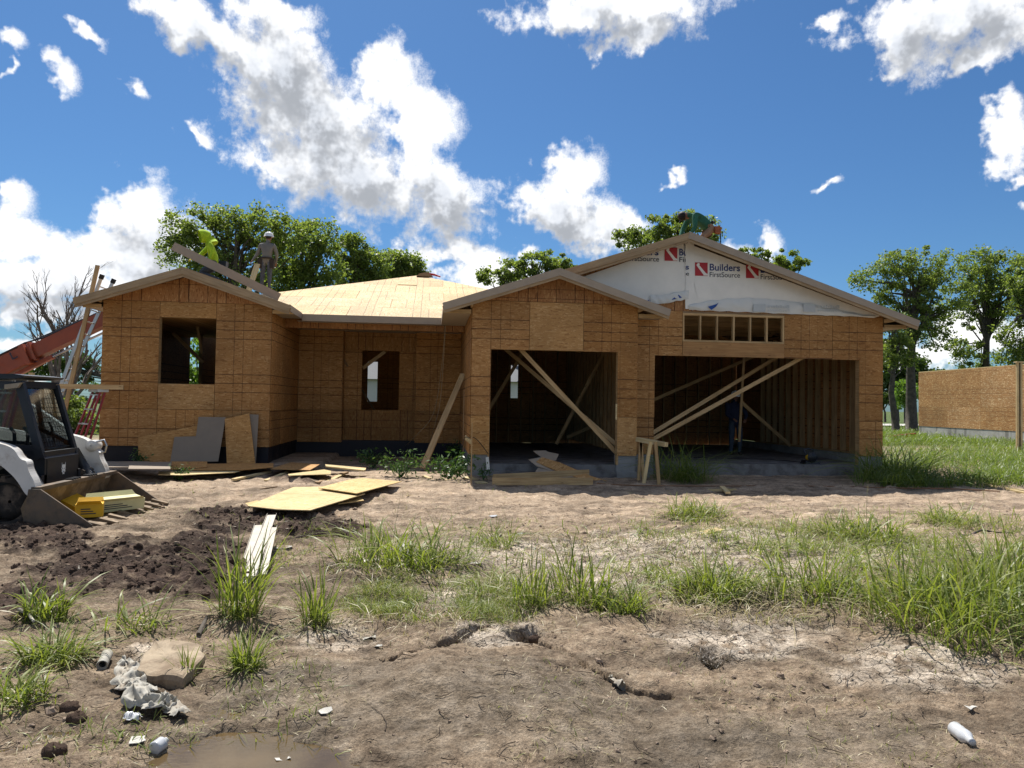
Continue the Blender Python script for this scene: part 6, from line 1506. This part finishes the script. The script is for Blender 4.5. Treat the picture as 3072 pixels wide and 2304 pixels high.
# ------------------------------------------------------------------ foreground litter
M['trim'] = plain('white_trim', (.50, .46, .39), .5, .06, 6); M['paper'] = plain('paper', (.46, .44, .39), .8, .06); M['plastic'] = plain('clear_plastic', (.48, .49, .50), .2, .08, 8, .6)
M['tarp'] = plain('dirty_sheet', (.36, .34, .29), .7, .1, 6, dirt=(.26, .22, .17), dscale=6, dlo=.5, dhi=.65); M['chunk'] = concrete('old_concrete', (.36, .29, .205), (.19, .14, .095))
def strip(u0, v0, u1, v1, w, label, lift):
    a, c = on_ground(u0, v0), on_ground(u1, v1); a.z += lift + .02; c.z += lift + .07; d = (c - a).normalized(); x = d.cross(Vector((0, 0, 1))).normalized(); n = x.cross(d)
    mid = (a + c) / 2; L = (c - a).length / 2; rows = []
    for k in range(9):
        t = -1 + 2 * k / 8; o = d * L * t + Vector((0, 0, random.uniform(-.004, .004))); rows.append([o - x * w / 2 + n * .022, o - x * w / 2, o + x * w / 2, o + x * w / 2 + n * .022])
    b = MB(); b.grid(rows, sm=False); o = b.build('trim_strip', M['trim'], loc=mid); md = o.modifiers.new('t', 'SOLIDIFY'); md.thickness = .003; tag(o, label, 'trim', 'white trim strips by the tall grass')
strip(748, 1745, 815, 1568, .11, 'widest white trim strip leaning on the soil', .03); strip(790, 1735, 822, 1605, .06, 'narrow trim strip right of the widest one', .02)
strip(742, 1690, 775, 1592, .09, 'dirty trim strip left of the widest one', .0); strip(735, 1755, 795, 1720, .05, 'short trim end at the foot of the strips', .0)
# concrete chunk
cc = on_ground(515, 1995); b = MB(); top_ = [(403, 2004), (432, 1962), (458, 1926), (535, 1912), (606, 1934), (617, 1964), (548, 2026), (470, 2018)]
P = [at_z(u, v, cc.z + .065) - cc for u, v in top_]; n = len(P); cx = sum(P, Vector()) / n
edge = []
for i in range(n):
    for k in range(5):
        t = k / 5; p = P[i].lerp(P[(i + 1) % n], t); edge.append(cx + (p - cx) * random.uniform(.93, 1.05))
rows = []
for f, dz in ((.06, .0), (.22, .0), (.38, .0), (.54, .0), (.7, .0), (.84, -.002), (.94, -.004), (1.0, -.012), (1.02, -.04), (.99, -.08), (.95, -.2)):
    row = []
    for i, p in enumerate(edge):
        q = cx + (p - cx) * f; w_ = fbm(np.array([q.x * 9.]), np.array([q.y * 9.]), 4, 77)[0]
        row.append(q + Vector((0, 0, dz + (w_ - .5) * .075 * min(1, 2 - f * 1.2 if f > .9 else 1))))
    rows.append(row)
b.grid(rows, closed=True, sm=False); b.face(rows[0][::-1]); tag(b.build('concrete_chunk', M['chunk'], loc=cc), 'flat broken concrete chunk lying in the mud', 'rubble')
# crumpled cloth sheet
def crumple(label, path, w, mat, n=96, m=26, amp=.045, seed=3, name='crumpled_sheet', cat='sheet', thick=.0):
    P = [on_ground(u, v) for u, v in path]; c0_ = P[0].copy(); rows = []
    for i in range(n):
        t = i / (n - 1) * (len(P) - 1); k = min(int(t), len(P) - 2); p = P[k].lerp(P[k + 1], t - k); d = (P[k + 1] - P[k]).normalized(); x = d.cross(Vector((0, 0, 1))).normalized(); row = []
        ww = w * (.55 + .45 * math.sin(math.pi * (i + 2) / (n + 3))) * (1 + .25 * math.sin(i / n * 40 + seed))
        for j in range(m):
            s_ = -1 + 2 * j / (m - 1); q = p + x * s_ * ww
            a_, c_2 = i / n * 13. * len(path) / 6, j / m * 5.; nz = fbm(np.array([a_ + seed]), np.array([c_2]), 3, seed)[0]; nz2 = abs(fbm(np.array([a_ * .8 + seed * 2]), np.array([c_2 * .8 + 5.]), 3, seed + 9)[0] - .5) * 3.2
            h = amp * (1 - s_ * s_ * .75) * (nz * 1.5 + .3) + amp * .9 * (1 - nz2)
            row.append(Vector((q.x + (nz - .5) * w * .5, q.y + (nz2 - .5) * w * .4, gz(q.x, q.y) + .004 + h)) - c0_)
        rows.append(row)
    b = MB(); b.grid(rows); return tag(b.build(name, mat, loc=c0_), label, cat)
crumple('crumpled dirty white sheet half buried in the mud', [(375, 2012), (385, 2050), (400, 2085), (430, 2125), (480, 2140), (530, 2130)], .085, M['tarp'])
crumple('ragged end of torn white plastic beside the crumpled sheet', [(490, 2118), (510, 2135), (535, 2150), (545, 2168)], .05, M['tarp'], n=18, m=8, amp=.03, seed=6)
crumple('shiny scrap of thin plastic above the puddle', [(375, 2160), (400, 2163), (420, 2166)], .028, M['plastic'], n=14, m=7, amp=.018, seed=8)
crumple('blackened white work glove near the mud edge', [(1822, 2040), (1840, 2050), (1865, 2070)], .04, M['tarp'], n=18, m=8, amp=.035, seed=12, name='work_glove', cat='glove')
crumple('white plastic scrap in the tall grass clump', [(1205, 1655), (1215, 1665), (1222, 1675)], .05, M['paper'], n=10, m=6, amp=.04, seed=15, name='plastic_scrap', cat='litter')
# can, bottles
def bottle(label, u0, v0, u1, v1, r, mat, prof, name='bottle', cat='bottle'):
    a, c = on_ground(u0, v0), on_ground(u1, v1); a.z += r * .75; c.z += r * .75; L = (c - a).length
    b = MB(); b.lathe((0, 0, 0), c - a, [(t * L, k * r) for t, k in prof], 18); return tag(b.build(name, mat, loc=a), label, cat)
bottle('crushed pale drink can lying open end down in the mud', 305, 2010, 322, 1972, .033, M['tarp'], [(.12, .6), (.1, .85), (0, .92), (.04, 1), (.5, .95), (.96, 1), (1, .9), (1, .02)], 'drink_can', 'can')
BP = [(0, .02), (0, .85), (.06, 1), (.2, .94), (.3, 1), (.42, .92), (.52, .98), (.66, .98), (.82, .6), (.9, .42), (.9, .48), (1, .46), (1, .02)]
bottle('crushed white plastic bottle lying at the lower right', 2862, 2200, 2918, 2244, .036, M['plastic'], BP); bottle('clear plastic bottle lying at the puddle edge', 462, 2262, 498, 2236, .032, M['plastic'], BP)
def scrap(u, v, w, h, label, mat='paper', rot=.3):
    p = on_ground(u, v, .006); b = MB(); pts = []
    for a, c in ((-1, -1), (.1, -.9), (1, -1), (.9, .1), (1, 1), (-.1, .85), (-1, .9)): pts.append((a * w * random.uniform(.8, 1.1), c * h * random.uniform(.8, 1.1), random.uniform(.0, .022)))
    b.face(pts[:4] + pts[4:], None); lo = [(x, y, z - .004) for x, y, z in pts]; b.face(lo[::-1]); o = b.build('paper_scrap', M[mat], loc=p, rot=(0, 0, rot)); tag(o, label, 'litter', 'scraps of paper and plastic on the ground')
for a in ((413, 2225, .035, .035, 'square white scrap left of the puddle'), (978, 2138, .035, .03, 'white paper scrap right of the puddle'), (850, 2285, .035, .02, 'dirty scrap at the bottom edge in the puddle'), (1008, 1583, .06, .04, 'white scrap on the dark soil below the big sheet'), (852, 1645, .10, .05, 'pale slab of scrap right of the trim strips', 'tarp'),
          (1115, 1685, .08, .06, 'white scrap at the left foot of the bushy clump'), (1424, 1694, .08, .05, 'folded white paper right of the bushy clump'), (1565, 1604, .05, .03, 'yellowish paper in mid lot'), (2046, 1720, .03, .07, 'white scrap in grass left of the arching clump'), (1480, 1550, .06, .04, 'crumpled clear bag at the edge of the tan dirt', 'plastic'),
          (1225, 1447, .1, .05, 'white flake of board beside the yellow block'), (2040, 1530, .07, .03, 'white scrap on the tan dirt left of the mound'), (2878, 1617, .03, .05, 'white tag beside the curled hose'), (1136, 1945, .03, .02, 'pale leaf on the cracked mud'), (1108, 1918, .05, .025, 'dry leaf above the pale one on the mud', 'tarp'), (2912, 2130, .03, .02, 'small white flake above the bottle'), (1940, 1370, .16, .05, 'narrow pale board on the single garage floor')):
    scrap(*a)
# soil lumps standing out
for u, v, s_, lab in ((210, 2130, .055, 'tall pointed mud lump at the lower left'), (230, 2160, .05, 'dark mud lump beside the pointed one'), (160, 2262, .06, 'round dark mud lump near the bottom left corner'), (1605, 1922, .05, 'brown soil lump inside the hole in the mud')):
    p = on_ground(u, v); b = MB(); b.blob((0, 0, s_ * .15), (s_ * .9, s_ * .75, s_ * .65), 12, 8, jit=.22); tag(b.build('soil_lump', md, loc=p), lab, 'soil lump')
for u0, v0, u1, v1, lab in ((595, 1912, 620, 1870, 'short thick broken branch beside the concrete chunk'), (58, 1838, 100, 1885, 'bleached stick at the left edge'), (225, 1770, 236, 1715, 'thin bleached stick on the dark soil heap')):
    a, c = on_ground(u0, v0, .02), on_ground(u1, v1, .05); m_ = a.lerp(c, .5) + Vector((.01, 0, .02)); b = MB(); b.tube([a - a, m_ - a, c - a], [.016, .014, .009], 7); tag(b.build('stick', M['tarp'] if 'bleached' in lab else M['bark'], loc=a), lab, 'stick')

# ------------------------------------------------------------------ neighbouring foundation wall and far buildings
nw0, nw1 = at_d(2756.5, 1118, 38), at_d(3120, 1101, 29.5)
base_z = at_d(2756.5, 1278, 38).z; d = Vector((nw1.x - nw0.x, nw1.y - nw0.y, 0)); Lw = d.length; d.normalize(); org = Vector((nw0.x, nw0.y, 0)); top_z = nw0.z
nb = tag(empty('neighbouring_wall', org), 'half-built strand board wall on a streaked concrete foundation at the right', 'wall')
nrm = d.cross(Vector((0, 0, 1)))
x = 0
while x < Lw:
    w = min(2.44, Lw - x)
    for z0, z1 in ((base_z, base_z + 1.0), (base_z + 1.0, top_z)):
        sheet(R4(x, x + w - .004, z0, z1 - .004), (0, 0, 0), d, FZ, M['osb_far'], nb, gap=.002)
    x += 2.44
b = MB(); b.prism(R4(0.01, Lw - .01, base_z, top_z - .01), -nrm * .02, d, FZ, .018); b.build('backing', M['osb_far'], nb)
b = MB(); b.prism(R4(0.02, Lw, -.6, base_z - .005), -nrm * .15, d, FZ, .15); b.build('foundation', M['concrete_far'], nb)
b = MB(); b.bar(Vector((0, 0, top_z + .02)) - nrm * .05, d * Lw + Vector((0, 0, top_z + .02)) - nrm * .05, .10, .04); b.build('top_plate', M['lumber_y'], nb)
pf = at_d(3056, 1290, 24); pst = tag(empty('framing_post', (pf.x, pf.y, gz(pf.x, pf.y))), 'pale double timber post at the right picture edge', 'post')
ph = at_d(3056, 1088, 24).z - gz(pf.x, pf.y)
for k, dx in enumerate((-.02, .055, .30)): b = MB(); b.bar((dx, 0, -.1), (dx, 0, ph), .065, .12); b.build('stud', M['lumber_y'], pst)
b = MB(); b.bar((-.12, 0, ph + .022), (1.2, 0, ph + .022), .14, .04); b.build('cap_plate', M['lumber_y'], pst)
rl = at_d(2690, 1320, 34); board('red_rail', 'dark red metal beam lying in the grass behind the house', at_d(2655, 1318, 33), at_d(2745, 1308, 35), .1, .28, M['red_fibre'], 'beam')
rd = [at_d(2500, 1240, 62), at_d(2900, 1248, 62), at_d(2900, 1236, 70), at_d(2500, 1229, 70)]
b = MB(); b.face([(p.x, p.y, gz(p.x, p.y) + .12) for p in rd]); o = b.build('road', plain('road_concrete', (.42, .40, .37), .9, .08)); o['kind'] = 'structure'
# white-sided house behind
M['siding'] = plain('white_siding', (.72, .70, .66), .6, .03, 1.); M['shingle'] = plain('grey_shingle', (.14, .145, .15), .9, .15, 2.)
hb = tag(empty('background_house', (-1., 52, gz(-1, 52))), 'white-sided house with a grey roof seen through the openings', 'house')
hw = part('wall', hb)
for k in range(16): 
    b = MB(); b.hexa([(-9, 0, k * .19), (9, 0, k * .19), (9, .1, k * .19), (-9, .1, k * .19), (-9, .02, k * .19 + .19), (9, .02, k * .19 + .19), (9, .1, k * .19 + .19), (-9, .1, k * .19 + .19)]); b.build('siding_board', M['siding'], hw)
b = MB(); b.box((-9, .11, 0), (9, 9, 3.04)); b.build('wall_core', M['siding'], hb)
b = MB(); b.prism([(-.5, 3.05), (9.6, 3.05), (4.5, 5.2)], (9.5, 0, 0), (0, 1, 0), (0, 0, 1), -19 if 0 else -19.); b.build('roof', M['shingle'], hb)
